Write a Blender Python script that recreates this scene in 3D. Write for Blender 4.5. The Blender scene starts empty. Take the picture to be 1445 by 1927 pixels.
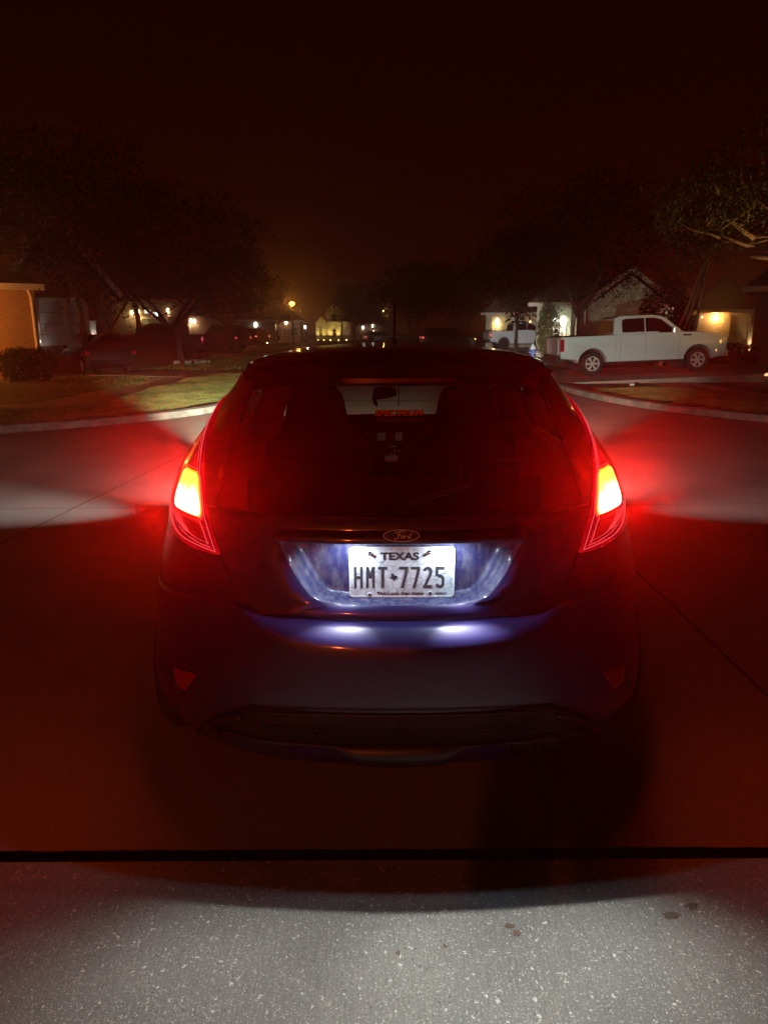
import bpy, bmesh, math, random
import numpy as np
from mathutils import Vector, Matrix
S = bpy.context.scene
C = S.collection
R = math.radians
PI = math.pi
# ------------------------------------------------------------------ camera
PITCH, ROLL, CAMH, FPX = R(14.3), R(0.3), 1.53, 1337.0
cd = bpy.data.cameras.new("camera")
cam = bpy.data.objects.new("camera", cd)
C.objects.link(cam)
cd.sensor_fit = 'VERTICAL'; cd.sensor_height = 34.6; cd.lens = 34.6 * FPX / 1927
cd.clip_start = 0.05; cd.clip_end = 2000
_c, _s = math.cos(PITCH), math.sin(PITCH)
_fw = Vector((0, _c, -_s)); _u0 = Vector((0, _s, _c)); _r0 = Vector((1, 0, 0))
_r = _r0 * math.cos(ROLL) - _u0 * math.sin(ROLL)
_u = _r0 * math.sin(ROLL) + _u0 * math.cos(ROLL)
cam.matrix_world = Matrix(((_r.x, _u.x, -_fw.x, 0), (_r.y, _u.y, -_fw.y, 0), (_r.z, _u.z, -_fw.z, CAMH), (0, 0, 0, 1)))
S.camera = cam
def at(px, py, Y):
    "point of the world seen in picture column px, row py, Y metres ahead"
    d = _fw + _r * ((px - 722.5) / FPX) - _u * ((py - 963.5) / FPX)
    t = Y / d.y
    return Vector((d.x * t, Y, CAMH + d.z * t))
# ------------------------------------------------------------------ view, world
S.view_settings.view_transform = 'Standard'; S.view_settings.look = 'None'
S.view_settings.exposure = 0.0; S.view_settings.gamma = 1.0
S.render.engine = 'CYCLES'
S.cycles.use_denoising = True
S.cycles.max_bounces = 6; S.cycles.diffuse_bounces = 2; S.cycles.glossy_bounces = 3
S.cycles.transparent_max_bounces = 16; S.cycles.volume_bounces = 0
S.cycles.sample_clamp_indirect = 3.0
S.cycles.use_light_tree = True
w = bpy.data.worlds.new("World"); S.world = w; w.use_nodes = True
nt = w.node_tree; nt.nodes.clear()
out = nt.nodes.new('ShaderNodeOutputWorld'); bg = nt.nodes.new('ShaderNodeBackground')
tc = nt.nodes.new('ShaderNodeTexCoord'); sp = nt.nodes.new('ShaderNodeSeparateXYZ'); cr = nt.nodes.new('ShaderNodeValToRGB')
nt.links.new(tc.outputs['Generated'], sp.inputs[0]); nt.links.new(sp.outputs['Z'], cr.inputs[0])
nt.links.new(cr.outputs[0], bg.inputs[0]); nt.links.new(bg.outputs[0], out.inputs[0])
# clouded town sky at night: rusty glow of street lamps near the horizon, almost black overhead
e = cr.color_ramp.elements
e[0].position = 0.0; e[0].color = (0.019, 0.0028, 0.0005, 1)
e[1].position = 0.75; e[1].color = (0.0050, 0.0011, 0.0001, 1)
m_ = e.new(0.10); m_.color = (0.0120, 0.0010, 0.0002, 1)
m_ = e.new(0.30); m_.color = (0.0085, 0.0007, 0.0001, 1)
bg.inputs[1].default_value = 1.0

# ------------------------------------------------------------------ materials
MATS = {}
def nodes(name):
    m = bpy.data.materials.new(name); m.use_nodes = True
    n = m.node_tree.nodes; l = m.node_tree.links
    MATS[name] = m
    return m, n, l, n['Principled BSDF']
def mat(name, col, rough=0.6, metal=0.0, coat=0.0, noise=0.0, nscale=8.0, bump=0.0, emit=None, es=0.0, col2=None, spec=0.5, detail=4.0):
    m, n, l, b = nodes(name)
    b.inputs['Base Color'].default_value = (*col, 1); b.inputs['Roughness'].default_value = rough
    b.inputs['Metallic'].default_value = metal; b.inputs['Coat Weight'].default_value = coat
    b.inputs['Coat Roughness'].default_value = 0.06
    b.inputs['Specular IOR Level'].default_value = spec
    if emit:
        b.inputs['Emission Color'].default_value = (*emit, 1); b.inputs['Emission Strength'].default_value = es
    if noise > 0 or bump > 0 or col2:
        t = n.new('ShaderNodeTexCoord'); k = n.new('ShaderNodeTexNoise')
        k.inputs['Scale'].default_value = nscale; k.inputs['Detail'].default_value = detail
        l.new(t.outputs['Object'], k.inputs['Vector'])
        if noise > 0 or col2:
            mx = n.new('ShaderNodeMix'); mx.data_type = 'RGBA'
            c2 = col2 or tuple(c * (1 - noise) for c in col)
            c1 = col if col2 else tuple(min(1, c * (1 + noise)) for c in col)
            mx.inputs[6].default_value = (*c1, 1); mx.inputs[7].default_value = (*c2, 1)
            r_ = n.new('ShaderNodeValToRGB'); r_.color_ramp.elements[0].position = .35; r_.color_ramp.elements[1].position = .65
            l.new(k.outputs['Fac'], r_.inputs[0]); l.new(r_.outputs[0], mx.inputs[0]); l.new(mx.outputs[2], b.inputs['Base Color'])
        if bump > 0:
            bp = n.new('ShaderNodeBump'); bp.inputs['Strength'].default_value = bump; bp.inputs['Distance'].default_value = 0.01
            l.new(k.outputs['Fac'], bp.inputs['Height']); l.new(bp.outputs[0], b.inputs['Normal'])
    return m
def emitter(name, col, s):
    m, n, l, b = nodes(name)
    b.inputs['Base Color'].default_value = (0.1, 0.1, 0.1, 1)
    b.inputs['Emission Color'].default_value = (*col, 1); b.inputs['Emission Strength'].default_value = s
    return m

def concrete(name, base, specks=True, dirt=0.25):
    "brushed exposed-aggregate concrete, world-sized"
    m, n, l, b = nodes(name)
    t = n.new('ShaderNodeTexCoord')
    big = n.new('ShaderNodeTexNoise'); big.inputs['Scale'].default_value = 1.3; big.inputs['Detail'].default_value = 8
    l.new(t.outputs['Object'], big.inputs['Vector'])
    fine = n.new('ShaderNodeTexNoise'); fine.inputs['Scale'].default_value = 160; fine.inputs['Detail'].default_value = 5
    l.new(t.outputs['Object'], fine.inputs['Vector'])
    # broom lines along the slab
    mp = n.new('ShaderNodeMapping'); mp.inputs['Scale'].default_value = (260, 14, 1)
    l.new(t.outputs['Object'], mp.inputs['Vector'])
    br = n.new('ShaderNodeTexNoise'); br.inputs['Scale'].default_value = 1; br.inputs['Detail'].default_value = 3
    l.new(mp.outputs[0], br.inputs['Vector'])
    r1 = n.new('ShaderNodeValToRGB'); r1.color_ramp.elements[0].position = .3; r1.color_ramp.elements[1].position = .7
    r1.color_ramp.elements[0].color = (*[c * (1 - dirt) for c in base], 1); r1.color_ramp.elements[1].color = (*[c * (1 + dirt * .5) for c in base], 1)
    l.new(big.outputs['Fac'], r1.inputs[0])
    mul = n.new('ShaderNodeMix'); mul.data_type = 'RGBA'; mul.blend_type = 'MULTIPLY'; mul.inputs[0].default_value = 1.0
    r2 = n.new('ShaderNodeValToRGB'); r2.color_ramp.elements[0].position = .25; r2.color_ramp.elements[1].position = .8
    r2.color_ramp.elements[0].color = (.52, .52, .52, 1); r2.color_ramp.elements[1].color = (1.3, 1.3, 1.3, 1)
    add = n.new('ShaderNodeMath'); add.operation = 'MULTIPLY_ADD'; add.inputs[1].default_value = .5; 
    l.new(br.outputs['Fac'], add.inputs[0])
    h = n.new('ShaderNodeMath'); h.operation = 'MULTIPLY'; h.inputs[1].default_value = .5
    l.new(fine.outputs['Fac'], h.inputs[0]); l.new(h.outputs[0], add.inputs[2])
    l.new(add.outputs[0], r2.inputs[0]); l.new(r1.outputs[0], mul.inputs[6]); l.new(r2.outputs[0], mul.inputs[7])
    last = mul.outputs[2]
    if specks:
        for sc, th, lo, colr in ((80, .15, .83, (.60, .58, .54)), (170, .20, .72, (.47, .46, .42)), (240, .22, .70, (.42, .41, .38)), (120, .16, .86, (.12, .105, .09))):
            v = n.new('ShaderNodeTexVoronoi'); v.inputs['Scale'].default_value = sc; v.inputs['Randomness'].default_value = 1
            dn = n.new('ShaderNodeTexNoise'); dn.inputs['Scale'].default_value = sc * 1.4; dn.inputs['Detail'].default_value = 1
            mm = n.new('ShaderNodeMixRGB'); mm.blend_type = 'LINEAR_LIGHT'; mm.inputs[0].default_value = .012 * 75 / sc
            l.new(t.outputs['Object'], dn.inputs['Vector']); l.new(t.outputs['Object'], mm.inputs[1]); l.new(dn.outputs['Color'], mm.inputs[2])
            l.new(mm.outputs[0], v.inputs['Vector'])
            sx = n.new('ShaderNodeSeparateColor'); l.new(v.outputs['Color'], sx.inputs[0])
            g1 = n.new('ShaderNodeMath'); g1.operation = 'GREATER_THAN'; g1.inputs[1].default_value = lo; l.new(sx.outputs[0], g1.inputs[0])
            # random size per chip
            sz = n.new('ShaderNodeMath'); sz.operation = 'MULTIPLY_ADD'; sz.inputs[1].default_value = .28; sz.inputs[2].default_value = th - .06; l.new(sx.outputs[1], sz.inputs[0])
            g2 = n.new('ShaderNodeMath'); g2.operation = 'LESS_THAN'; l.new(v.outputs['Distance'], g2.inputs[0]); l.new(sz.outputs[0], g2.inputs[1])
            a = n.new('ShaderNodeMath'); a.operation = 'MULTIPLY'; l.new(g1.outputs[0], a.inputs[0]); l.new(g2.outputs[0], a.inputs[1])
            mx = n.new('ShaderNodeMix'); mx.data_type = 'RGBA'; l.new(a.outputs[0], mx.inputs[0]); l.new(last, mx.inputs[6]); mx.inputs[7].default_value = (*colr, 1)
            last = mx.outputs[2]
    l.new(last, b.inputs['Base Color'])
    b.inputs['Roughness'].default_value = .85
    bp = n.new('ShaderNodeBump'); bp.inputs['Strength'].default_value = .55; bp.inputs['Distance'].default_value = .004
    l.new(add.outputs[0], bp.inputs['Height']); l.new(bp.outputs[0], b.inputs['Normal'])
    return m

def brick(name, c1, c2, mortar, scale=1.0, stone=False):
    m, n, l, b = nodes(name)
    t = n.new('ShaderNodeTexCoord')
    # pick the wall's own horizontal axis from the normal so courses run level on every side
    geo = n.new('ShaderNodeTexCoord'); sn = n.new('ShaderNodeSeparateXYZ'); l.new(geo.outputs['Normal'], sn.inputs[0])
    so = n.new('ShaderNodeSeparateXYZ'); l.new(t.outputs['Object'], so.inputs[0])
    ab = n.new('ShaderNodeMath'); ab.operation = 'ABSOLUTE'; l.new(sn.outputs[0], ab.inputs[0])
    gt = n.new('ShaderNodeMath'); gt.operation = 'GREATER_THAN'; gt.inputs[1].default_value = .6; l.new(ab.outputs[0], gt.inputs[0])
    mx = n.new('ShaderNodeMix'); mx.data_type = 'FLOAT'; l.new(gt.outputs[0], mx.inputs[0]); l.new(so.outputs[0], mx.inputs[2]); l.new(so.outputs[1], mx.inputs[3])
    cb = n.new('ShaderNodeCombineXYZ'); l.new(mx.outputs[0], cb.inputs[0]); l.new(so.outputs[2], cb.inputs[1])
    if stone:
        v = n.new('ShaderNodeTexVoronoi'); v.inputs['Scale'].default_value = 3.6; l.new(cb.outputs[0], v.inputs['Vector'])
        v2 = n.new('ShaderNodeTexVoronoi'); v2.feature = 'DISTANCE_TO_EDGE'; v2.inputs['Scale'].default_value = 3.6; l.new(cb.outputs[0], v2.inputs['Vector'])
        r_ = n.new('ShaderNodeValToRGB'); r_.color_ramp.elements[0].color = (*c1, 1); r_.color_ramp.elements[1].color = (*c2, 1)
        s2 = n.new('ShaderNodeSeparateColor'); l.new(v.outputs['Color'], s2.inputs[0]); l.new(s2.outputs[0], r_.inputs[0])
        lt = n.new('ShaderNodeMath'); lt.operation = 'LESS_THAN'; lt.inputs[1].default_value = .05; l.new(v2.outputs['Distance'], lt.inputs[0])
        m2 = n.new('ShaderNodeMix'); m2.data_type = 'RGBA'; l.new(lt.outputs[0], m2.inputs[0]); l.new(r_.outputs[0], m2.inputs[6]); m2.inputs[7].default_value = (*mortar, 1)
        l.new(m2.outputs[2], b.inputs['Base Color'])
    else:
        k = n.new('ShaderNodeTexBrick'); l.new(cb.outputs[0], k.inputs['Vector'])
        k.inputs['Color1'].default_value = (*c1, 1); k.inputs['Color2'].default_value = (*c2, 1); k.inputs['Mortar'].default_value = (*mortar, 1)
        k.inputs['Scale'].default_value = scale; k.inputs['Mortar Size'].default_value = .012; k.inputs['Brick Width'].default_value = .22; k.inputs['Row Height'].default_value = .075
        l.new(k.outputs['Color'], b.inputs['Base Color'])
    b.inputs['Roughness'].default_value = .9
    return m

def glass(name, tint, gloss=0.08):
    "tinted pane: lets the tinted light through, mirrors at grazing angles"
    m = bpy.data.materials.new(name); m.use_nodes = True; MATS[name] = m
    n = m.node_tree.nodes; l = m.node_tree.links; n.clear()
    o = n.new('ShaderNodeOutputMaterial'); tr = n.new('ShaderNodeBsdfTransparent'); gl = n.new('ShaderNodeBsdfGlossy'); mx = n.new('ShaderNodeMixShader'); lw = n.new('ShaderNodeLayerWeight'); lw.inputs[0].default_value = .5; pw_ = n.new('ShaderNodeMath'); pw_.operation = 'POWER'; pw_.inputs[1].default_value = 5; fr = n.new('ShaderNodeMath'); fr.operation = 'MULTIPLY_ADD'; fr.inputs[1].default_value = .9; fr.inputs[2].default_value = .04; l.new(lw.outputs['Facing'], pw_.inputs[0]); l.new(pw_.outputs[0], fr.inputs[0])
    tr.inputs[0].default_value = (*tint, 1); gl.inputs['Roughness'].default_value = .03; gl.inputs[0].default_value = (.9, .9, .9, 1)
    l.new(fr.outputs[0], mx.inputs[0]); l.new(tr.outputs[0], mx.inputs[1]); l.new(gl.outputs[0], mx.inputs[2]); l.new(mx.outputs[0], o.inputs[0])
    return m

def paint(name, col, dust=0.12, dustcol=(.25, .25, .27), coat=1.0, rough=.28, metal=.35):
    "car paint with a film of dust: streaks and spots"
    m, n, l, b = nodes(name)
    t = n.new('ShaderNodeTexCoord')
    k = n.new('ShaderNodeTexNoise'); k.inputs['Scale'].default_value = 30; k.inputs['Detail'].default_value = 6; k.inputs['Roughness'].default_value = .7
    mp = n.new('ShaderNodeMapping'); mp.inputs['Scale'].default_value = (34, 34, 7); l.new(t.outputs['Object'], mp.inputs['Vector'])
    k2 = n.new('ShaderNodeTexNoise'); k2.inputs['Scale'].default_value = 2; k2.inputs['Detail'].default_value = 3
    l.new(t.outputs['Object'], k.inputs['Vector']); l.new(mp.outputs[0], k2.inputs['Vector'])
    ad = n.new('ShaderNodeMath'); ad.operation = 'MULTIPLY'; l.new(k.outputs['Fac'], ad.inputs[0]); l.new(k2.outputs['Fac'], ad.inputs[1])
    r_ = n.new('ShaderNodeValToRGB'); r_.color_ramp.elements[0].position = .18; r_.color_ramp.elements[1].position = .42
    r_.color_ramp.elements[0].color = (0, 0, 0, 1); r_.color_ramp.elements[1].color = (dust, dust, dust, 1)
    l.new(ad.outputs[0], r_.inputs[0])
    mx = n.new('ShaderNodeMix'); mx.data_type = 'RGBA'; l.new(r_.outputs[0], mx.inputs[0]); mx.inputs[6].default_value = (*col, 1); mx.inputs[7].default_value = (*dustcol, 1)
    l.new(mx.outputs[2], b.inputs['Base Color'])
    b.inputs['Roughness'].default_value = rough; b.inputs['Metallic'].default_value = metal
    b.inputs['Coat Weight'].default_value = coat; b.inputs['Coat Roughness'].default_value = .08
    return m

M_ = dict(
 slab=concrete('driveway_concrete', (.245, .243, .222)), road=concrete('road_concrete', (.27, .25, .225), specks=False, dirt=.18),
 walk=concrete('walk_concrete', (.34, .32, .29), specks=False), kerb=mat('kerb_concrete', (.17, .16, .14), .95, noise=.3, nscale=5, bump=.5),
 joint=mat('joint_filler', (.018, .014, .012), .95), lawn=mat('lawn_soil', (.045, .05, .018), .95, noise=.5, nscale=14, bump=.8),
 grassb=mat('grass_blade', (.17, .19, .055), .8, noise=.4, nscale=3), soil=mat('mulch', (.04, .025, .015), .95, noise=.5, nscale=20, bump=.8),
 blue=paint('blue_paint', (.012, .008, .078), dust=.010, metal=.10, rough=.44, coat=.55), bluedust=paint('dusty_blue_paint', (.016, .022, .10), dust=.62, dustcol=(.20, .19, .20), coat=.35, rough=.55, metal=.1),
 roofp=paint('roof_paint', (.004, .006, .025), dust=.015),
 trim=mat('black_plastic', (.010, .010, .011), .75, spec=.25), gloss=mat('gloss_black', (.008, .008, .01), .4, spec=.4),
 rubber=mat('tyre_rubber', (.014, .014, .014), .8), alloy=mat('alloy_rim', (.50, .51, .53), .45, metal=.2), darkalloy=mat('dark_rim', (.05, .05, .055), .35, metal=.8),
 chrome=mat('chrome', (.75, .75, .78), .12, metal=1), badgec=mat('badge_silver', (.85, .80, .80), .5, metal=0), cloth=mat('seat_cloth', (.012, .012, .014), .9), dash=mat('dash_plastic', (.012, .012, .013), .7),
 sglass=glass('side_window_glass', (.10, .10, .09)), rglass=glass('rear_window_glass', (.60, .49, .36)), wglass=glass('windshield_glass', (.78, .80, .78)),
 dglass=mat('dark_glass', (.004, .004, .005), .32, spec=.2), black=mat('void_black', (.004, .004, .004), .9),
 white=paint('white_paint', (.54, .57, .62), dust=.12, dustcol=(.4, .37, .33), metal=0, rough=.35), silver=paint('silver_paint', (.38, .40, .43), dust=.1, metal=.4),
 darkp=paint('dark_paint', (.018, .019, .025), dust=.05, coat=.25, rough=.5, metal=0), maroon=paint('black_paint', (.006, .006, .007), dust=.02, coat=.15, rough=.55, metal=0),
 bark_shaded=mat('shaded_bark', (.055, .042, .03), .95, noise=.45, nscale=9, bump=1.0), bark=mat('bark', (.16, .115, .075), .95, noise=.45, nscale=9, bump=1.0), leaf=mat('oak_leaf', (.060, .075, .022), .8, spec=.15, noise=.5, nscale=1.2), leaf_shaded=mat('shaded_leaf', (.012, .015, .007), .9, spec=.05, noise=.4, nscale=1.0),  # darker bark and leaf copies have the shade of unlit trees in their colour
 shingle=mat('roof_shingle', (.075, .055, .042), .95, noise=.4, nscale=5, bump=.6), brickr=brick('tan_brick', (.34, .17, .075), (.24, .12, .055), (.30, .21, .13)),
 brickd=brick('brown_brick', (.15, .085, .06), (.11, .06, .045), (.16, .13, .10)), stone=brick('pale_stone', (.55, .50, .40), (.38, .33, .25), (.28, .25, .2), stone=True),
 fascia=mat('painted_fascia', (.55, .47, .38), .7), gdoor=mat('garage_door_paint', (.34, .31, .28), .6), wdoor=mat('brown_door_paint', (.14, .08, .06), .6),
 lens=None)
def m(k): return M_[k] if k in M_ and M_[k] else MATS[k]

# ------------------------------------------------------------------ helpers
def tag(o, label=None, cat=None, group=None, kind=None):
    if label: o['label'] = label
    if cat: o['category'] = cat
    if group: o['group'] = group
    if kind: o['kind'] = kind
    return o
def empty(name, loc=(0, 0, 0), rz=0.0, label=None, cat=None, group=None, kind=None):
    o = bpy.data.objects.new(name, None); C.objects.link(o); o.location = loc; o.rotation_euler = (0, 0, rz); o.empty_display_size = .2
    return tag(o, label, cat, group, kind)
class MB:
    def __init__(s): s.v = []; s.f = []
    def add(s, vs, fs):
        k = len(s.v); s.v += [tuple(p) for p in vs]; s.f += [tuple(i + k for i in q) for q in fs]; return s
    def box(s, c, d, rz=0, ry=0, rx=0):
        M = Matrix.Rotation(rz, 3, 'Z') @ Matrix.Rotation(ry, 3, 'Y') @ Matrix.Rotation(rx, 3, 'X')
        vs = [Vector(c) + M @ Vector((x * d[0] / 2, y * d[1] / 2, z * d[2] / 2)) for x in (-1, 1) for y in (-1, 1) for z in (-1, 1)]
        return s.add(vs, [(0, 1, 3, 2), (4, 6, 7, 5), (0, 4, 5, 1), (2, 3, 7, 6), (0, 2, 6, 4), (1, 5, 7, 3)])
    def tube(s, pts, rad, n=8, cap=True):
        pts = [Vector(p) for p in pts]; rad = rad if hasattr(rad, '__len__') else [rad] * len(pts)
        vs = []; a = None
        for i, p in enumerate(pts):
            d = (pts[min(i + 1, len(pts) - 1)] - pts[max(i - 1, 0)]).normalized()
            if a is None: a = d.orthogonal().normalized()
            else:
                a = (a - d * a.dot(d));  a = a.normalized() if a.length > 1e-6 else d.orthogonal().normalized()
            b = d.cross(a)
            vs += [p + (a * math.cos(2 * PI * k / n) + b * math.sin(2 * PI * k / n)) * rad[i] for k in range(n)]
        fs = [(i * n + k, i * n + (k + 1) % n, (i + 1) * n + (k + 1) % n, (i + 1) * n + k) for i in range(len(pts) - 1) for k in range(n)]
        if cap: fs += [tuple(range(n))[::-1], tuple(range((len(pts) - 1) * n, len(pts) * n))]
        return s.add(vs, fs)
    def lathe(s, prof, c=(0, 0, 0), axis='Z', n=24, cap=True):
        vs = []
        for (r_, h) in prof:
            for k in range(n):
                a = 2 * PI * k / n; x, y = r_ * math.cos(a), r_ * math.sin(a)
                p = (x, y, h) if axis == 'Z' else ((h, x, y) if axis == 'X' else (x, h, y))
                vs.append((p[0] + c[0], p[1] + c[1], p[2] + c[2]))
        fs = [(i * n + k, i * n + (k + 1) % n, (i + 1) * n + (k + 1) % n, (i + 1) * n + k) for i in range(len(prof) - 1) for k in range(n)]
        if cap: fs += [tuple(range(n))[::-1], tuple(range((len(prof) - 1) * n, len(prof) * n))]
        return s.add(vs, fs)
    def prism(s, poly, lo, hi, axis='Y'):
        "polygon extruded along an axis; poly given in the two other axes"
        n = len(poly)
        def P(a, b, h): return (a, h, b) if axis == 'Y' else ((h, a, b) if axis == 'X' else (a, b, h))
        vs = [P(a, b, lo) for a, b in poly] + [P(a, b, hi) for a, b in poly]
        return s.add(vs, [tuple(range(n)), tuple(range(n, 2 * n))[::-1]] + [(i, i + n, (i + 1) % n + n, (i + 1) % n) for i in range(n)])
    def build(s, name, material, parent=None, smooth=False, bevel=0, seg=2, solid=0, sub=0):
        me = bpy.data.meshes.new(name); me.from_pydata(s.v, [], s.f); me.update()
        bm = bmesh.new(); bm.from_mesh(me); bmesh.ops.recalc_face_normals(bm, faces=bm.faces); bm.to_mesh(me); bm.free()
        me.materials.append(material)
        if smooth: me.polygons.foreach_set('use_smooth', [True] * len(me.polygons))
        o = bpy.data.objects.new(name, me); C.objects.link(o)
        if parent: o.parent = parent
        if solid:
            q = o.modifiers.new('s', 'SOLIDIFY'); q.thickness = solid; q.offset = -1
        if bevel:
            q = o.modifiers.new('b', 'BEVEL'); q.width = bevel; q.segments = seg; q.limit_method = 'ANGLE'; q.angle_limit = R(35); q.harden_normals = False
        if sub:
            q = o.modifiers.new('u', 'SUBSURF'); q.levels = q.render_levels = sub
        return o
def light(name, kind, loc, power, col, parent=None, aim=None, size=None, blend=1.0, rad=.03):
    d = bpy.data.lights.new(name, kind); d.energy = power; d.color = col
    if kind in ('POINT', 'SPOT'): d.shadow_soft_size = rad
    if kind == 'SPOT': d.spot_size = R(size); d.spot_blend = blend
    if kind == 'AREA': d.size = rad
    o = bpy.data.objects.new(name, d); C.objects.link(o); o.location = loc
    if aim is not None: o.rotation_euler = (Vector(aim) - Vector(loc)).to_track_quat('-Z', 'Y').to_euler()
    if parent: o.parent = parent
    return o
def copy_tree(o, parent=None):
    c = o.copy(); C.objects.link(c)
    if parent: c.parent = parent
    for ch in list(o.children): copy_tree(ch, c)
    return c

# ------------------------------------------------------------------ ground, road, kerbs
def sheet(name, poly, z, material, thick=0):
    b = MB()
    if thick: b.prism(poly, z - thick, z, 'Z')
    else: b.add([(x, y, z) for x, y in poly], [tuple(range(len(poly)))])
    o = b.build(name, material); o['kind'] = 'structure'; return o
sheet('ground', [(-400, -120), (400, -120), (400, 600), (-400, 600)], -.05, m('soil'))
sheet('driveway', [(-3.2, -9), (3.2, -9), (3.2, 1.797), (-3.2, 1.797)], 0, m('slab'), .045)
# the edge of the road slab is a little ragged at the expansion gap
random.seed(4)
edge = [(-60, 1.845)] + [(-3.4 + i * .05, 1.845 + random.uniform(-.003, .003) - (.012 if 100 < i < 106 else 0)) for i in range(137)] + [(60, 1.845)]
def arc(cx, cy, r_, a0, a1, n=14): return [(cx + r_ * math.cos(R(a0 + (a1 - a0) * i / n)), cy + r_ * math.sin(R(a0 + (a1 - a0) * i / n))) for i in range(n + 1)]
# left and right kerb lines: cross street, rounded corner, then the street ahead
KL = [(-60, 8.2), (-20, 9.0), (-10, 9.9), (-6.0, 11.0), (-4.4, 12.2), (-3.3, 13.7), (-2.9, 15.5), (-2.9, 18), (-3.1, 26), (-4.2, 40), (-6.0, 55), (-8.8, 72), (-13, 92), (-20, 118), (-34, 150)]
KR = [(60, 8.6), (20, 9.4), (11, 10.2), (7.6, 11.0), (6.4, 11.9), (5.3, 13.8), (4.75, 16.0), (4.6, 18.5), (4.7, 26), (4.0, 40), (2.6, 55), (.2, 72), (-3.6, 92), (-10, 118), (-24, 150)]
sheet('road', edge + KR + KL[::-1], 0, m('road'))
for s_, nm in ((-1, 0), (1, 1)):      # grass beside our own driveway, out of frame
    sheet('side_lawn', [(3.2 * s_, -9), (30 * s_, -9), (30 * s_, 1.83), (3.2 * s_, 1.83)], -.01, m('lawn'))
def offset(line, d):
    o = []
    for i, p in enumerate(line):
        a = Vector(line[max(i - 1, 0)]); b = Vector(line[min(i + 1, len(line) - 1)]); t = (b - a).normalized()
        o.append((p[0] - t.y * d, p[1] + t.x * d))
    return o
def smooth_line(line, it=2):
    for _ in range(it):
        o = [line[0]]
        for a, b in zip(line, line[1:]): o += [(a[0] * .75 + b[0] * .25, a[1] * .75 + b[1] * .25), (a[0] * .25 + b[0] * .75, a[1] * .25 + b[1] * .75)]
        line = o + [line[-1]]
    return line
KLs, KRs = smooth_line(KL), smooth_line(KR)
def strip_between(name, a, b, z0, z1, material, thick=.12):
    bb = MB(); n = len(a)
    for i in range(n - 1):
        bb.add([(*a[i], z0), (*a[i + 1], z0), (*b[i + 1], z1), (*b[i], z1)], [(0, 1, 2, 3)])
        bb.add([(*a[i], z0), (*a[i + 1], z0), (*a[i + 1], z0 - thick), (*a[i], z0 - thick)], [(0, 1, 2, 3)])
    o = bb.build(name, material); return tag(o, kind='structure')
def kerb(line, sgn):
    i0 = offset(line, 0); i1 = offset(line, sgn * .05); i2 = offset(line, sgn * .24)
    strip_between('kerb', i1, i2, .115, .128, m('kerb'), .13)
    bb = MB()
    for i in range(len(i0) - 1): bb.add([(*i0[i], .004), (*i0[i + 1], .004), (*i1[i + 1], .115), (*i1[i], .115)], [(0, 1, 2, 3)])
    tag(bb.build('kerb_face', m('kerb')), kind='structure')
    g0 = offset(line, -sgn * .02); g1 = offset(line, -sgn * .05)      # dark seam where gutter meets kerb
    bb = MB()
    for i in range(len(i0) - 1): bb.add([(*g0[i], .004), (*g0[i + 1], .004), (*g1[i + 1], .004), (*g1[i], .004)], [(0, 1, 2, 3)])
    tag(bb.build('gutter_seam', m('joint')), kind='structure')
    # joints across the kerb
    bb = MB()
    d = 0
    for i in range(len(line) - 1):
        a = Vector(i1[i]); b = Vector(i2[i]); d += (Vector(line[i + 1]) - Vector(line[i])).length
        if d > 1.4 and abs(a.x) < 14 and a.y < 40:
            d = 0; t = Vector((-(b - a).y, (b - a).x)).normalized() * .012
            bb.add([(a.x - t.x, a.y - t.y, .119), (a.x + t.x, a.y + t.y, .119), (b.x + t.x, b.y + t.y, .132), (b.x - t.x, b.y - t.y, .132)], [(0, 1, 2, 3)])
    tag(bb.build('kerb_joints', m('joint')), kind='structure')
kerb(KLs, 1); kerb(KRs, -1)
LZ = .035
sheet('left_lawn', offset(KL, .22) + [(-200, 150), (-200, 8)], LZ, m('lawn'))
sheet('right_lawn', offset(KR, -.22) + [(200, 150), (200, 8)], LZ, m('lawn'))
# pavements follow the kerbs 3.2 m behind them, driveways cross them
WL0, WL1 = offset(KLs, 3.3), offset(KLs, 4.6); WR0, WR1 = offset(KRs, -3.0), offset(KRs, -4.3)
strip_between('sidewalk', WL0, WL1, LZ + .012, LZ + .012, m('walk'), .02)
strip_between('sidewalk', WR0, WR1, LZ + .012, LZ + .012, m('walk'), .02)
def drive(poly, z=LZ + .022): sheet('house_driveway', poly, z, m('walk'), .05)
drive([(-3.3, 22.5), (-3.5, 27.5), (-6.5, 28.2), (-18, 31.5), (-19, 28.5), (-8, 25.0)])
rd_ = [(4.85, 20.6), (4.85, 26.6), (15.5, 26.6), (15.5, 21.2)]
rd_ = MB().add([(x, y, LZ + .012 + (x - 4.85) * .035) for x, y in rd_] + [(x, y, LZ - .1) for x, y in rd_], [(0, 1, 2, 3), (0, 3, 7, 4), (1, 2, 6, 5), (0, 1, 5, 4)]).build('house_driveway', m('walk')); tag(rd_, kind='structure')
drive([(-4.4, 44), (-5.0, 50), (-20, 53), (-19, 46)])
drive([(2.9, 56), (2.4, 62), (17, 62), (17, 56)])
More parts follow.
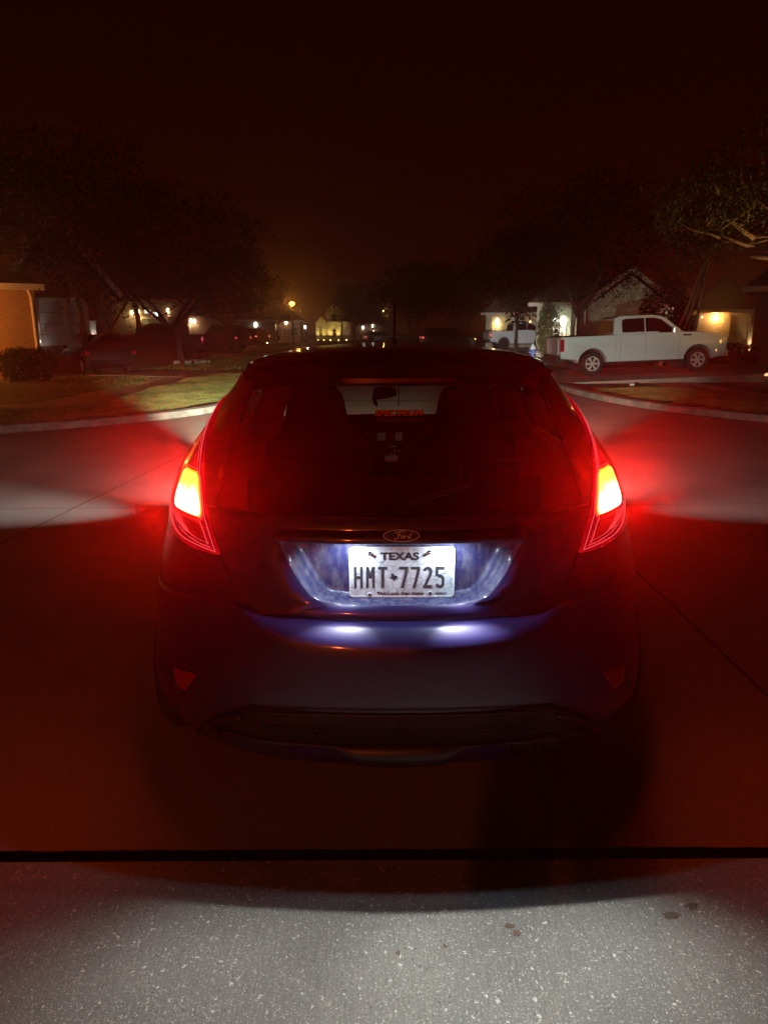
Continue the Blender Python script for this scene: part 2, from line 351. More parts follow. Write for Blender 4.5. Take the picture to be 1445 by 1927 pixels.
# stains on the slab
def blot(x, y, rx, ry, seed, material, z=.0015):
    rng = random.Random(seed); k = rng.random() * 6
    return sheet('stain', [(x + rx * math.cos(a) * (1 + .22 * math.sin(3 * a + k) + .12 * math.sin(7 * a + 2 * k)), y + ry * math.sin(a) * (1 + .25 * math.sin(2 * a + k) + .15 * math.sin(5 * a))) for a in [2 * PI * i / 28 for i in range(28)]], z, material)
st_b = concrete('oil_stain', (.145, .115, .09), specks=False); st_r = concrete('rust_stain', (.20, .12, .085), specks=False)
blot(.765, 1.585, .022, .013, 1, st_b); blot(.835, 1.615, .018, .011, 2, st_b); blot(.325, 1.553, .014, .010, 3, st_r); blot(.340, 1.530, .010, .012, 4, st_r); blot(.15, 1.49, .006, .005, 5, st_b); blot(.03, 1.47, .006, .006, 6, st_b)
def line_mark(name, pts, wd, z=.004, material=None):
    b = MB()
    for p, q in zip(pts, pts[1:]):
        p, q = Vector(p), Vector(q); t = (q - p).normalized(); nx = Vector((-t.y, t.x)) * wd / 2
        b.add([(p.x - nx.x, p.y - nx.y, z), (p.x + nx.x, p.y + nx.y, z), (q.x + nx.x, q.y + nx.y, z), (q.x - nx.x, q.y - nx.y, z)], [(0, 1, 2, 3)])
    return tag(b.build(name, material or m('joint')), kind='structure')
line_mark('road_joint', [(-2.95, 1.86), (-2.86, 5.1), (-2.5, 9.9), (-2.2, 15)], .012)
line_mark('road_joint', [(1.64, 1.86), (1.64, 10), (1.5, 22)], .010)
line_mark('road_joint', [(-30, 6.05), (30, 6.35)], .008)
line_mark('road_joint', [(-2.6, 30), (4.4, 30)], .012)

sheet('lawn_slope', [(-60, 24.5), (-9.8, 24.5), (-9.8, 24.6), (-60, 24.6)], LZ + .002, m('lawn'))
sl_ = MB().add([(-60, 26.4, LZ - .02), (-10.4, 26.4, LZ - .02), (-10.8, 30.3, 1.0), (-60, 30.3, 1.0), (-60, 45, 1.0), (-12.2, 45, 1.0), (-9.8, 31, LZ - .02), (-10.5, 45, LZ - .02)], [(0, 1, 2, 3), (3, 2, 5, 4), (1, 6, 2), (2, 6, 7, 5)]).build('lawn_slope', m('lawn')); tag(sl_, kind='structure')
# grass
def grass(name, poly, n, seed, hmin=.03, hmax=.075):
    rng = np.random.default_rng(seed); P = np.array(poly); lo, hi = P.min(0), P.max(0)
    q = rng.uniform(lo, hi, (n * 3, 2)); ins = np.zeros(len(q), bool); j = len(P) - 1
    for i in range(len(P)):
        xi, yi, xj, yj = *P[i], *P[j]
        c = ((yi > q[:, 1]) != (yj > q[:, 1])) & (q[:, 0] < (xj - xi) * (q[:, 1] - yi) / (yj - yi + 1e-12) + xi); ins ^= c; j = i
    q = q[ins][:n]; n = len(q)
    a = rng.uniform(0, 2 * PI, n); wd = rng.uniform(.006, .016, n); h = rng.uniform(hmin, hmax, n) * (1 + .35 * np.sin(q[:, 0] * 2.1 + 1.3 * np.sin(q[:, 1] * 1.7))); ln = rng.uniform(-.04, .04, (n, 2))
    v = np.zeros((n, 3, 3)); v[:, 0, :2] = q + np.stack([np.cos(a), np.sin(a)], 1) * wd[:, None]; v[:, 1, :2] = q - np.stack([np.cos(a), np.sin(a)], 1) * wd[:, None]
    v[:, :2, 2] = LZ - .01; v[:, 2, :2] = q + ln; v[:, 2, 2] = LZ + h
    me = bpy.data.meshes.new(name); me.from_pydata(v.reshape(-1, 3).tolist(), [], np.arange(n * 3).reshape(-1, 3).tolist()); me.materials.append(m('grassb'))
    o = bpy.data.objects.new(name, me); C.objects.link(o); return o
gl = offset(KL, .22)[2:9]; gl2 = offset(KL, 3.28)[2:9]
tag(grass('grass', [(p[0], p[1]) for p in gl] + [(p[0], p[1]) for p in gl2[::-1]], 120000, 1), 'short lit grass of the left verge behind its kerb', 'grass', kind='stuff')
gr = offset(KR, -.22)[2:8]; gr2 = offset(KR, -2.98)[2:8]
tag(grass('grass', gr + gr2[::-1], 80000, 2), 'short grass of the right verge in front of the white pickup', 'grass', kind='stuff')
tag(grass('grass', [(-16, 17), (-6.8, 17), (-7.2, 24.0), (-9, 24.8), (-19, 28)], 20000, 3, .03, .07), 'dim lawn beyond the left pavement', 'grass', kind='stuff')
tag(grass('grass', [(-7.8, 28.8), (-4.2, 28.8), (-5, 44), (-18, 45), (-18, 32)], 16000, 5, .03, .09), 'dim lawn round the forked tree', 'grass', kind='stuff')

# ================================================================== the hatchback
CX, CY = 0.045, 1.83
car = empty('hatchback', (CX, CY, 0), 0, 'dark blue hatchback seen from behind with lit tail lamps and number plate', 'car')
I_ = lambda x, a, b: float(np.interp(x, a, b))
WZ = [.2, .3, .4, .5, .6, .7, .8, .88, .95, 1.0, 1.05, 1.1, 1.15, 1.2, 1.25, 1.3, 1.35, 1.38, 1.42]
WW = [.885, .90, .888, .876, .866, .864, .855, .828, .805, .786, .768, .741, .708, .671, .64, .609, .578, .559, .539]
RZ = [.20, .28, .34, .45, .60, .66, .684, .72, .78, .94, 1.0, 1.03, 1.10, 1.20, 1.30, 1.38, 1.42]
RY = [.16, .10, .035, .0, .0, .004, .018, .07, .075, .06, .065, .085, .125, .18, .24, .30, .38]
FZ = [.2, .35, .55, .70, .80, .88, .95, 1.0, 1.03, 1.1, 1.2, 1.3, 1.38, 1.42]
FY = [3.92, 4.05, 4.10, 4.05, 3.90, 3.50, 3.08, 2.93, 2.88, 2.74, 2.50, 2.26, 2.06, 1.96]
def Wd(z): return I_(z, WZ, WW)
def Dr(z): return I_(z, [.2, .95, 1.1, 1.42], [.80, .85, .72, .62])
NE = 2.6
def yflush(z): return I_(z, [.2, .34, .45, .6, .8], [.16, .035, 0, 0, .06]) if z < .8 else I_(z, RZ, RY)
def yrear(x, z, r0=None):
    W = Wd(z); q = min(1.0, abs(x) / W)
    return (I_(z, RZ, RY) if r0 is None else r0) + Dr(z) * (1 - (1 - q ** NE) ** (1 / NE))
RC = ([0, .2, .28, .36, .393, .444, .477, .52, .62, .8], [0, .007, .014, .026, .032, .046, .077, .085, .05, 0])
RT = ([0, .2, .36, .427, .473, .50, .62, .8], [0, 0, .002, .014, .037, .045, .03, 0])
#       z     weight of crease rise, weight of top rise
ROWS = [(.20, 0, 0), (.24, 0, 0), (.28, 0, 0), (.34, 0, 0), (.40, 0, 0), (.47, 0, 0), (.53, .1, 0), (.58, .35, 0), (.63, .7, 0), (.66, .9, 0), (.672, .96, 0), (.684, 1, 0),
        (.702, .5, .5), (.72, 0, 1), (.7201, 0, 1), (.735, 0, .9), (.768, 0, .5), (.79, 0, .3), (.82, 0, 0), (.86, 0, 0), (.91, 0, 0), (.958, 0, 0), (.968, 0, 0), (.985, 0, 0), (1.0, 0, 0), (1.018, 0, 0), (1.03, 0, 0),
        (1.08, 0, 0), (1.13, 0, 0), (1.18, 0, 0), (1.23, 0, 0), (1.28, 0, 0), (1.33, 0, 0), (1.375, 0, 0), (1.395, 0, 0), (1.42, 0, 0)]
GB, GT = 1.03, 1.375                       # rear window rows
def rec_half(z): return I_(z, [.768, .79, .82, .86, .91, .958], [.20, .252, .276, .300, .323, .352])
def c1(z):
    if z <= .7201: return .33
    if z < .958: return rec_half(z) if z > .767 else .25
    return I_(z, [.958, 1.03, 1.2, 1.375, 1.42], [.352, .545, .50, .452, .40])
N1, N2, NS, N3, N4 = 14, 14, 24, 10, 12
def cf(z): return Wd(z) * I_(z, [.9, 1.03, 1.375], [.80, .86, .84])
def row_points(z, wc, wt):
    W, D = Wd(z), Dr(z); pts = []
    a1 = math.asin((min(.95, c1(z) / W)) ** (NE / 2))
    def put(x, yb):
        zz = z + wc * I_(x, *RC) + wt * I_(x, *RT)
        r0 = I_(z, RZ, RY)
        if .58 < z < .80:
            f = I_(x, [.38, .50], [0, 1]); r0 = r0 * (1 - f) + yflush(zz) * f
        pts.append((x, r0 + yb, zz))
    for i in range(N1): 
        x = c1(z) * i / N1; q = x / W; put(x, D * (1 - (1 - q ** NE) ** (1 / NE)))
    for i in range(N2 + 1):
        a = a1 + (PI / 2 - a1) * i / N2
        put(W * math.sin(a) ** (2 / NE), D * (1 - max(0, math.cos(a)) ** (2 / NE)))
    y0 = pts[-1][1]; f = I_(z, FZ, FY); Df = I_(z, [.2, .9, 1.1, 1.42], [.95, 1.0, .55, .45]); y1 = f - Df
    for i in range(1, NS): 
        s = i / NS; pts.append((W * (1 + .0 * s), y0 + (y1 - y0) * s, z))
    nf = 2.4; b1 = math.asin((cf(z) / W) ** (nf / 2))
    for i in range(N3 + 1):
        a = PI / 2 + (b1 - PI / 2) * i / N3
        pts.append((W * math.sin(a) ** (2 / nf), f - Df * (1 - max(0, math.cos(a)) ** (2 / nf)), z))
    xq = cf(z)
    for i in range(1, N4 + 1):
        x = xq * (1 - i / N4); q = x / W; pts.append((x, f - Df * (1 - (1 - q ** nf) ** (1 / nf)), z))
    return pts
grid = [row_points(*r_) for r_ in ROWS]
half = len(grid[0])
def ring(pts): return pts + [(-x, y, z) for x, y, z in pts[-2:0:-1]]
rings = [ring(g_) for g_ in grid]
top = grid[-1]
ym = (top[0][1] + top[-1][1]) / 2
for s_, sy_, dz in ((.93, .985, .016), (.82, .96, .030), (.66, .93, .041), (.46, .90, .049), (.24, .88, .053), (0.0, .87, .055)):
    rings.append(ring([(x * s_, ym + (y - ym) * sy_, z + dz) for x, y, z in top]))
NR = len(rings[0])
SIDE0, SIDE1 = N1 + N2, N1 + N2 + NS                 # column range of the straight side
def col_class(j):
    k = j if j < half - 1 else NR - 1 - j
    if k < N1: return 'rear'
    if k < SIDE0: return 'corner'
    if k < SIDE1: return 'side', k - SIDE0
    if k < SIDE1 + N3: return 'fcorner'
    return 'front'
parts = {k: MB() for k in ('body', 'bumper', 'rear_window', 'windshield', 'side_window', 'roof')}
allv = [p for r_ in rings for p in r_]
faces = {k: [] for k in parts}
for i in range(len(rings) - 1):
    zl = ROWS[i][0] if i < len(ROWS) else 1.42; zh = ROWS[i + 1][0] if i + 1 < len(ROWS) else 1.5
    for j in range(NR):
        q = (i * NR + j, i * NR + (j + 1) % NR, (i + 1) * NR + (j + 1) % NR, (i + 1) * NR + j)
        c = col_class(j); zm = (zl + zh) / 2
        if i >= len(ROWS) - 1: key = 'roof'
        elif c == 'rear' and .768 <= zl and zh <= .958 + 1e-6: continue
        elif zh < .7201 + 1e-6 and (c in ('rear', 'corner')): key = 'bumper'
        elif c == 'rear' and GB - 1e-6 <= zl and zh <= GT + 1e-6: key = 'rear_window'
        elif c == 'front' and .985 <= zl and zh <= GT + 1e-6: key = 'windshield'
        elif c[0] == 'side' and 1.03 - 1e-6 <= zl and zh <= 1.34 and c[1] not in (0, 1, 9, 22, 23): key = 'side_window'
        elif c[0] == 'side' and c[1] in (0, 1) and zl < .6: key = 'body'
        else: key = 'body'
        # wheel arches: leave the side open there
        if c[0] == 'side' and zh < .62:
            yv = allv[q[0]][1]
            if abs(yv - .80) < .30 or abs(yv - 3.29) < .30: continue
        faces[key].append(q)
def sub_mesh(name, fl, material, parent, smooth=True, solid=0):
    ids = sorted({i for f in fl for i in f}); mp = {k: n for n, k in enumerate(ids)}
    b = MB(); b.add([allv[i] for i in ids], [[mp[i] for i in f] for f in fl])
    o = b.build(name, material, parent, smooth=smooth)
    bm = bmesh.new(); bm.from_mesh(o.data); bmesh.ops.remove_doubles(bm, verts=bm.verts, dist=.0002); bmesh.ops.recalc_face_normals(bm, faces=bm.faces); bm.to_mesh(o.data); bm.free()
    if solid: q = o.modifiers.new('s', 'SOLIDIFY'); q.thickness = solid; q.offset = 0
    return o
body = sub_mesh('body', faces['body'], m('blue'), car, solid=.006)
bumper = sub_mesh('rear_bumper', faces['bumper'], m('blue'), car, solid=.006)
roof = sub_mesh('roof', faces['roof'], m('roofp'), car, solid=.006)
rwin = sub_mesh('rear_window', faces['rear_window'], m('rglass'), car)
sub_mesh('windshield', faces['windshield'], m('wglass'), car)
sw = faces['side_window']
for sgn in (1, -1):
    for lo_, hi_ in ((2, 8), (10, 21)):
        fl = [f for f in sw if allv[f[0]][0] * sgn > 0 and (lambda k: lo_ <= k <= hi_)(((f[0] % NR) if (f[0] % NR) < half - 1 else NR - 1 - (f[0] % NR)) - SIDE0)]
        if fl: sub_mesh('side_window', fl, m('sglass'), car)
# patches laid on the rear surface: rows of z with inner and outer x
def patch_vs(zs, xi, xo, n, off, sgn):
    vs = []
    for z in zs:
        a, b = xi(z), xo(z)
        for k in range(n + 1):
            x = a + (b - a) * k / n
            e1 = .002; y = yrear(x, z)
            gx = (yrear(x + e1, z) - yrear(x - e1, z)) / (2 * e1); gz = (yrear(x, z + e1) - yrear(x, z - e1)) / (2 * e1)
            nv = Vector((gx, -1, gz)).normalized()
            vs.append((sgn * (x + nv.x * off), y + nv.y * off, z + nv.z * off))
    return vs
def patch(name, zs, xi, xo, material, parent, sgn=1, off=.006, n=10, solid=.008):
    b = MB(); vs = patch_vs(zs, xi, xo, n, off, sgn)
    b.add(vs, [(i * (n + 1) + k, i * (n + 1) + k + 1, (i + 1) * (n + 1) + k + 1, (i + 1) * (n + 1) + k) for i in range(len(zs) - 1) for k in range(n)])
    o = b.build(name, material, parent, smooth=True)
    if solid:
        q = o.modifiers.new('s', 'SOLIDIFY'); q.thickness = solid; q.offset = 0
    return o
def surf(x, z, off=.004):
    v = patch_vs([z], lambda _: abs(x), lambda _: abs(x) + 1e-5, 1, off, 1 if x >= 0 else -1)[0]; return Vector(v)
def surf_tube(name, pts, rad, material, parent, off=.004, n=6):
    return MB().tube([surf(x, z, off) for x, z in pts], rad, n).build(name, material, parent, smooth=True)

# ---- number plate recess
b = MB(); NU, zs = 48, [.768, .7705, .773, .776, .780, .785, .792, .802, .814, .828, .845, .865, .89, .915, .94, .9575]
def rec_y(x, z):
    hw = rec_half(z); d = hw - abs(x)
    t1 = max(0, min(1, d / .042)); t2 = max(0, min(1, (z - .768) / (.012 + .10 * max(0, abs(x) - .15)))); t = t1 * t2; t = t * t * (3 - 2 * t)
    return yrear(x, z) * (1 - t) + (.150 + .10 * x * x) * t + .0
for z in zs:
    hw = rec_half(z)
    for k in range(NU + 1):
        u = -1 + 2 * k / NU; x = hw * (abs(u) ** .8) * (1 if u > 0 else -1); b.v.append((x, rec_y(x, z), z))
b.f += [(i * (NU + 1) + k, i * (NU + 1) + k + 1, (i + 1) * (NU + 1) + k + 1, (i + 1) * (NU + 1) + k) for i in range(len(zs) - 1) for k in range(NU)]
k0 = (len(zs) - 1) * (NU + 1); k1 = len(b.v)
for k in range(NU + 1):
    x = b.v[k0 + k][0]; b.v.append((x, yrear(x, .958) , .9578))
b.f += [(k0 + k, k0 + k + 1, k1 + k + 1, k1 + k) for k in range(NU)]
recess = b.build('plate_recess', m('bluedust'), car, smooth=False)
for p in recess.data.polygons: p.use_smooth = p.center.z < .956
# garnish handle lip that overhangs the recess and hides the plate lamps
b = MB(); prof = [(-.012, .958), (-.020, .962), (-.022, .972), (-.014, .986), (.004, 1.000), (.03, .992), (.03, .958)]
xs = [-.36 + .72 * i / 36 for i in range(37)]
for x in xs:
    f = min(1, (.36 - abs(x)) / .05)
    for (dy, z) in prof: b.v.append((x, yrear(x, z if z < 1.01 else 1.0) + dy * (f if dy < 0 else 1), z))
b.f += [(i * 7 + k, i * 7 + (k + 1) % 7, (i + 1) * 7 + (k + 1) % 7, (i + 1) * 7 + k) for i in range(36) for k in range(7)]
b.f += [tuple(range(7)), tuple(range(36 * 7, 37 * 7))]
b.build('tailgate_handle_trim', m('blue'), car, smooth=True)
# shut lines
surf_tube('window_seam', [(-.56 + 1.12 * i / 40, 1.024 + .0 * i) for i in range(41)], .0022, m('gloss'), car, off=.003)
for sg in (-1, 1):
    surf_tube('tailgate_seam', [(sg * x, z) for x, z in ((.525, .888), (.515, .86), (.500, .82), (.486, .79), (.474, .765), (.45, .748), (.42, .738), (.36, .724), (.30, .7215), (.0, .7215))], .0035, m('black'), car, off=.001)
    surf_tube('bumper_seam', [(sg * x, z) for x, z in ((.53, .888), (.60, .886), (.68, .892), (.72, .903))], .002, m('black'), car, off=.002)

# ---- number plate
plate = empty('number_plate', (0.006, .122, .8525)); plate.parent = car; plate.rotation_euler = (R(-2), R(0.2), 0)
def rrect(w_, h_, r_, n=6):
    return [(sx * (w_ / 2 - r_) + r_ * math.cos(a), sz * (h_ / 2 - r_) + r_ * math.sin(a)) for sx, sz, a0 in ((1, 1, 0), (-1, 1, 90), (-1, -1, 180), (1, -1, 270)) for a in [R(a0 + 90 * i / n) for i in range(n + 1)]]
# plate face material: white with a fine crackle of dark lines
pm, n_, l_, bs = nodes('plate_face')
t_ = n_.new('ShaderNodeTexCoord'); mp = n_.new('ShaderNodeMapping'); mp.inputs['Scale'].default_value = (1, .2, 1); l_.new(t_.outputs['Object'], mp.inputs[0])
dn = n_.new('ShaderNodeTexNoise'); dn.inputs['Scale'].default_value = 18; l_.new(mp.outputs[0], dn.inputs[0])
mm = n_.new('ShaderNodeMixRGB'); mm.blend_type = 'LINEAR_LIGHT'; mm.inputs[0].default_value = .012; l_.new(mp.outputs[0], mm.inputs[1]); l_.new(dn.outputs['Color'], mm.inputs[2])
v1 = n_.new('ShaderNodeTexVoronoi'); v1.feature = 'DISTANCE_TO_EDGE'; v1.inputs['Scale'].default_value = 38; l_.new(mm.outputs[0], v1.inputs['Vector'])
rr = n_.new('ShaderNodeValToRGB'); rr.color_ramp.elements[0].position = .006; rr.color_ramp.elements[0].color = (.25, .27, .32, 1); rr.color_ramp.elements[1].position = .030; rr.color_ramp.elements[1].color = (.66, .70, .72, 1)
l_.new(v1.outputs['Distance'], rr.inputs[0])
d2 = n_.new('ShaderNodeTexNoise'); d2.inputs['Scale'].default_value = 26; d2.inputs['Detail'].default_value = 8; l_.new(mp.outputs[0], d2.inputs[0])
r3 = n_.new('ShaderNodeValToRGB'); r3.color_ramp.elements[0].position = .3; r3.color_ramp.elements[0].color = (.62, .60, .58, 1); r3.color_ramp.elements[1].position = .62; r3.color_ramp.elements[1].color = (1, 1, 1, 1); l_.new(d2.outputs['Fac'], r3.inputs[0])
mu = n_.new('ShaderNodeMix'); mu.data_type = 'RGBA'; mu.blend_type = 'MULTIPLY'; mu.inputs[0].default_value = 1; l_.new(rr.outputs[0], mu.inputs[6]); l_.new(r3.outputs[0], mu.inputs[7]); l_.new(mu.outputs[2], bs.inputs['Base Color'])
bs.inputs['Roughness'].default_value = .6
M_['plate_face'] = pm
b = MB(); b.prism(rrect(.305, .152, .012), -.0006, .0012, 'Y'); b.build('plate_panel', m('plate_face'), plate)
b = MB(); o_, i_ = rrect(.305, .152, .012), rrect(.296, .143, .009)
n = len(o_)
for p, dy in ((o_, -.0004), (o_, -.0022), (i_, -.0022), (i_, -.0005)): b.v += [(x, dy, z) for x, z in p]
for k in range(3): b.f += [(k * n + i, k * n + (i + 1) % n, (k + 1) * n + (i + 1) % n, (k + 1) * n + i) for i in range(n)]
b.build('plate_rim', mat('plate_rim_white', (.68, .71, .73), .5), plate)
ink = mat('plate_ink', (.035, .035, .045), .7, noise=.5, nscale=160)
inkd = mat('plate_title_ink', (.018, .018, .03), .7)
def text(name, s, size, loc, material, parent, sx=1.0, extr=.0004, bold=0.0, align='CENTER', shear=0, rot=(PI / 2, 0, 0), space=1.0, fit=None, fith=None):
    c = bpy.data.curves.new(name, 'FONT'); c.body = s; c.size = size; c.extrude = extr; c.offset = bold; c.align_x = align; c.align_y = 'CENTER'; c.shear = shear; c.space_character = space
    o = bpy.data.objects.new(name, c); C.objects.link(o); bpy.context.view_layer.update()
    dg = bpy.context.evaluated_depsgraph_get(); me = bpy.data.meshes.new_from_object(o.evaluated_get(dg)); bpy.data.objects.remove(o)
    if fit:
        xs = [v.co.x for v in me.vertices]; ys = [v.co.y for v in me.vertices]; k = fit / (max(xs) - min(xs)); kz = (fith / (max(ys) - min(ys))) if fith else k
        cx_, cy_ = (max(xs) + min(xs)) / 2, (max(ys) + min(ys)) / 2
        for v in me.vertices: v.co.x = (v.co.x - cx_) * k; v.co.y = (v.co.y - cy_) * kz
    o = bpy.data.objects.new(name, me); C.objects.link(o); me.materials.clear(); me.materials.append(material)
    o.location = loc; o.rotation_euler = rot; o.scale = (sx, 1, 1); o.parent = parent
    return o
def px_plate(px, py): return ((px - 720.5) / 1445 * .305 * 1.198 * 1.0, (364 - py) / 843 * .152 * 1.43)   # crop pixels of the plate -> metres on it
# letters drawn as strokes so they stay tall and narrow
def strokes(name, segs, wd, material, parent, y=-.0012):
    b = MB()
    for q in segs:
        pts = [Vector((p[0], 0, p[1])) for p in q]; L, Rr = [], []
        for i, p in enumerate(pts):
            d1 = (p - pts[i - 1]).normalized() if i > 0 else None; d2_ = (pts[i + 1] - p).normalized() if i < len(pts) - 1 else None
            t = ((d1 or d2_) + (d2_ or d1)).normalized(); k = 1 / max(.5, t.dot(d2_ or d1)); nx = Vector((-t.z, 0, t.x)) * wd / 2 * k
            L.append(p + nx); Rr.append(p - nx)
        n = len(pts); k = len(b.v)
        for yy in (y, y - .0005): b.v += [(p.x, yy, p.z) for p in L] + [(p.x, yy, p.z) for p in Rr]
        for i in range(n - 1):
            a, c_ = k + i, k + n + i
            b.f += [(a, a + 1, c_ + 1, c_), (a + 2 * n, c_ + 2 * n, c_ + 1 + 2 * n, a + 1 + 2 * n), (a, a + 2 * n, a + 1 + 2 * n, a + 1), (c_, c_ + 1, c_ + 1 + 2 * n, c_ + 2 * n)]
        b.f += [(k, k + n, k + 3 * n, k + 2 * n), (k + n - 1, k + 3 * n - 1, k + 4 * n - 1, k + 2 * n - 1)]
    return b.build(name, material, parent)
LH, LW = .0635, .0255        # glyph height and width
def arcp(cx, cz, rx, rz, a0, a1, n=9): return [(cx + rx * math.cos(R(a0 + (a1 - a0) * i / n)), cz + rz * math.sin(R(a0 + (a1 - a0) * i / n))) for i in range(n + 1)]
w_ = .0078; hx = LW / 2 - w_ / 2; hz = LH / 2
GL = {
 'H': [[(-hx, -hz), (-hx, hz)], [(hx, -hz), (hx, hz)], [(-hx + w_ / 2, 0), (hx - w_ / 2, 0)]],
 'M': [[(-hx, -hz), (-hx, hz)], [(hx, -hz), (hx, hz)], [(-hx + .001, hz - .003), (0, -.002)], [(hx - .001, hz - .003), (0, -.002)]],
 'T': [[(-LW / 2, hz - w_ / 2), (LW / 2, hz - w_ / 2)], [(0, -hz), (0, hz - w_)]],
 '7': [[(-LW / 2, hz - w_ / 2), (LW / 2, hz - w_ / 2)], [(hx, hz - w_), (hx - .001, hz - .016), (-.004, -hz)]],
 '2': [arcp(0, hz - LW / 2 + .0 , hx, LW / 2 - w_ / 2, 175, 0) + [(hx, .014), (hx - .003, .004), (-hx + .002, -hz + w_)], [(-LW / 2, -hz + w_ / 2), (LW / 2, -hz + w_ / 2)]],
 '5': [[(LW / 2, hz - w_ / 2), (-LW / 2, hz - w_ / 2)], [(-hx, hz - w_), (-hx, .004)], [(-hx + w_ / 2, .0045)] + arcp(0, -.0045, hx, .0090, 80, 0, 4) + [(hx, -.012)] + arcp(0, -hz + LW / 2, hx, LW / 2 - w_ / 2, 0, -170)],
}
for ch, px in zip('HMT7725', (221, 358, 499, 741, 877, 1017, 1157)):
    cx_, cz_ = px_plate(px, 423); g_ = [[(x + cx_, z + cz_) for x, z in q] for q in GL[ch]]
    strokes('plate_character', g_, w_ if ch != 'M' else w_ * .85, ink, plate)
cx_, cz_ = px_plate(694, 177); text('plate_state_name', 'TEXAS', .02, (cx_, -.0016, cz_), inkd, plate, bold=.0006, fit=.1125, fith=.0232)
cx_, cz_ = px_plate(702, 609); text('plate_motto', 'The Lone Star State', .01, (cx_, -.0016, cz_), inkd, plate, bold=.00012, fit=.1370, fith=.0085)
cx_, cz_ = px_plate(1168, 611); b = MB(); random.seed(3)
for k in range(8): b.box((cx_ - .0135 + k * .0038, -.0012, cz_), (.0026, .0008, .0038 + random.uniform(-.0006, .0006)))
b.build('plate_serial_mark', inkd, plate)
tx = [(600, 378), (622, 378), (624, 398), (642, 402), (662, 404), (668, 430), (660, 440), (642, 450), (638, 468), (626, 460), (614, 442), (604, 436), (598, 442), (588, 432), (577, 419), (598, 418)]
b = MB(); b.prism([px_plate(*p) for p in tx], -.0017, -.0012, 'Y'); b.build('plate_state_outline', inkd, plate)
sc_ = px_plate(233, 212); star = []
for k in range(5):
    a = R(90 + 72 * k + 6); star.append([(sc_[0] + .002 * math.cos(a), sc_[1] + .002 * math.sin(a)), (sc_[0] + .0135 * math.cos(a), sc_[1] + .0135 * math.sin(a))])
strokes('plate_star', star, .0010, mat('star_grey', (.16, .13, .13), .7), plate)
for (px, py) in ((350, 148), (1035, 135)):
    x, z = px_plate(px, py); sc = MB().lathe([(.0068, -.0012), (.0062, -.0035), (.0040, -.0042), (.0040, -.0105), (.0022, -.0118)], (x, 0, z), 'Y', 16).build('screw', m('chrome'), plate, smooth=True)
for (px, py) in ((350, 626), (1048, 610)):
    x, z = px_plate(px, py); MB().lathe([(.0072, -.0012), (.0066, -.0026), (.0036, -.0030), (.0030, -.0024)], (x, 0, z), 'Y', 16).build('screw', mat('screw_washer', (.6, .62, .62), .4), plate, smooth=True)
    MB().prism([(x + .0042 * math.cos(a), z + .0028 * math.sin(a)) for a in [k * PI / 5 for k in range(10)]], -.0040, -.0025, 'Y').build('screw_head', m('black'), plate)
MB().box((0.006, .133, .853), (.29, .018, .140)).build('plate_backing', m('trim'), car)

# ---- plate lamps: two white lamps under the handle trim
ledc = (.70, .84, 1.0)
for sg, pw in ((-1, 1.0), (1, 1.0)):
    h = MB().box((sg * .150, .100, .9555), (.050, .022, .006)).build('plate_lamp', emitter('plate_lamp_lens', ledc, 12.0), car, bevel=.002)
    light('plate_lamp_light', 'SPOT', (sg * .150, .076, .949), 2.4 * pw, ledc, car, aim=(sg * .14, .10, .80), size=165, blend=.6, rad=.006)
    light('plate_lamp_beam', 'SPOT', (sg * .150, .104, .949), 42 * (1.15 if sg > 0 else .75), (.97, .97, .93), car, aim=(sg * .26 + (.10 if sg > 0 else 0), -.68, 0), size=70, blend=.9, rad=.004)

for sg in (-1, 1):
    light('plate_lamp_side_beam', 'SPOT', (sg * .150, .104, .949), 34 if sg > 0 else 24, (.97, .96, .92), car, aim=(sg * .75, -.92, 0), size=60, blend=.8, rad=.004)
# ---- badge
b = MB(); bc = surf(0.002, .990, .005) + Vector((0, -.030, 0))
bd = empty('badge', tuple(bc)); bd.parent = car; bd.rotation_euler = (R(-4), 0, 0)
el = lambda a, b_, k, n=40: (a * math.cos(2 * PI * k / n), b_ * math.sin(2 * PI * k / n))
MB().prism([el(.0505, .0182, k) for k in range(40)], -.003, .004, 'Y').build('badge_plate', mat('badge_enamel', (.012, .016, .05), .3), bd, bevel=.0015)
MB().tube([(el(.0485, .0164, k)[0], -.0042, el(.0485, .0164, k)[1]) for k in range(41)], .0010, 6, False).build('badge_ring', m('badgec'), bd, smooth=True)
sx = lambda pts: [((x - 107) * .00049, (115 - y) * .00049) for x, y in pts]     # strokes traced in badge units
F_ = [[(78, 92), (74, 98), (80, 101), (90, 96), (104, 91), (116, 89), (126, 92), (128, 96)], [(98, 95), (95, 108), (90, 124), (82, 133), (72, 134), (67, 129)], [(84, 112), (94, 110), (106, 110)]]
O_ = [[(112, 116), (106, 122), (106, 129), (112, 131), (119, 126), (121, 119), (117, 115), (112, 116)]]
R_ = [[(126, 116), (128, 122), (124, 131)], [(127, 121), (133, 116), (139, 117)]]
D_ = [[(151, 117), (144, 121), (143, 128), (148, 131), (154, 126), (158, 114), (164, 100)], [(156, 120), (153, 129), (158, 131), (163, 128)]]
b = MB()
for q in F_ + O_ + R_ + D_:
    q2 = []
    pp = sx(q)
    for a_, c_ in zip(pp, pp[1:]): q2 += [a_, ((a_[0] + c_[0]) / 2, (a_[1] + c_[1]) / 2)]
    q2.append(pp[-1]); b.tube([(x, -.0045, z) for x, z in q2], .0011, 5)
b.build('badge_script', m('badgec'), bd, smooth=True)

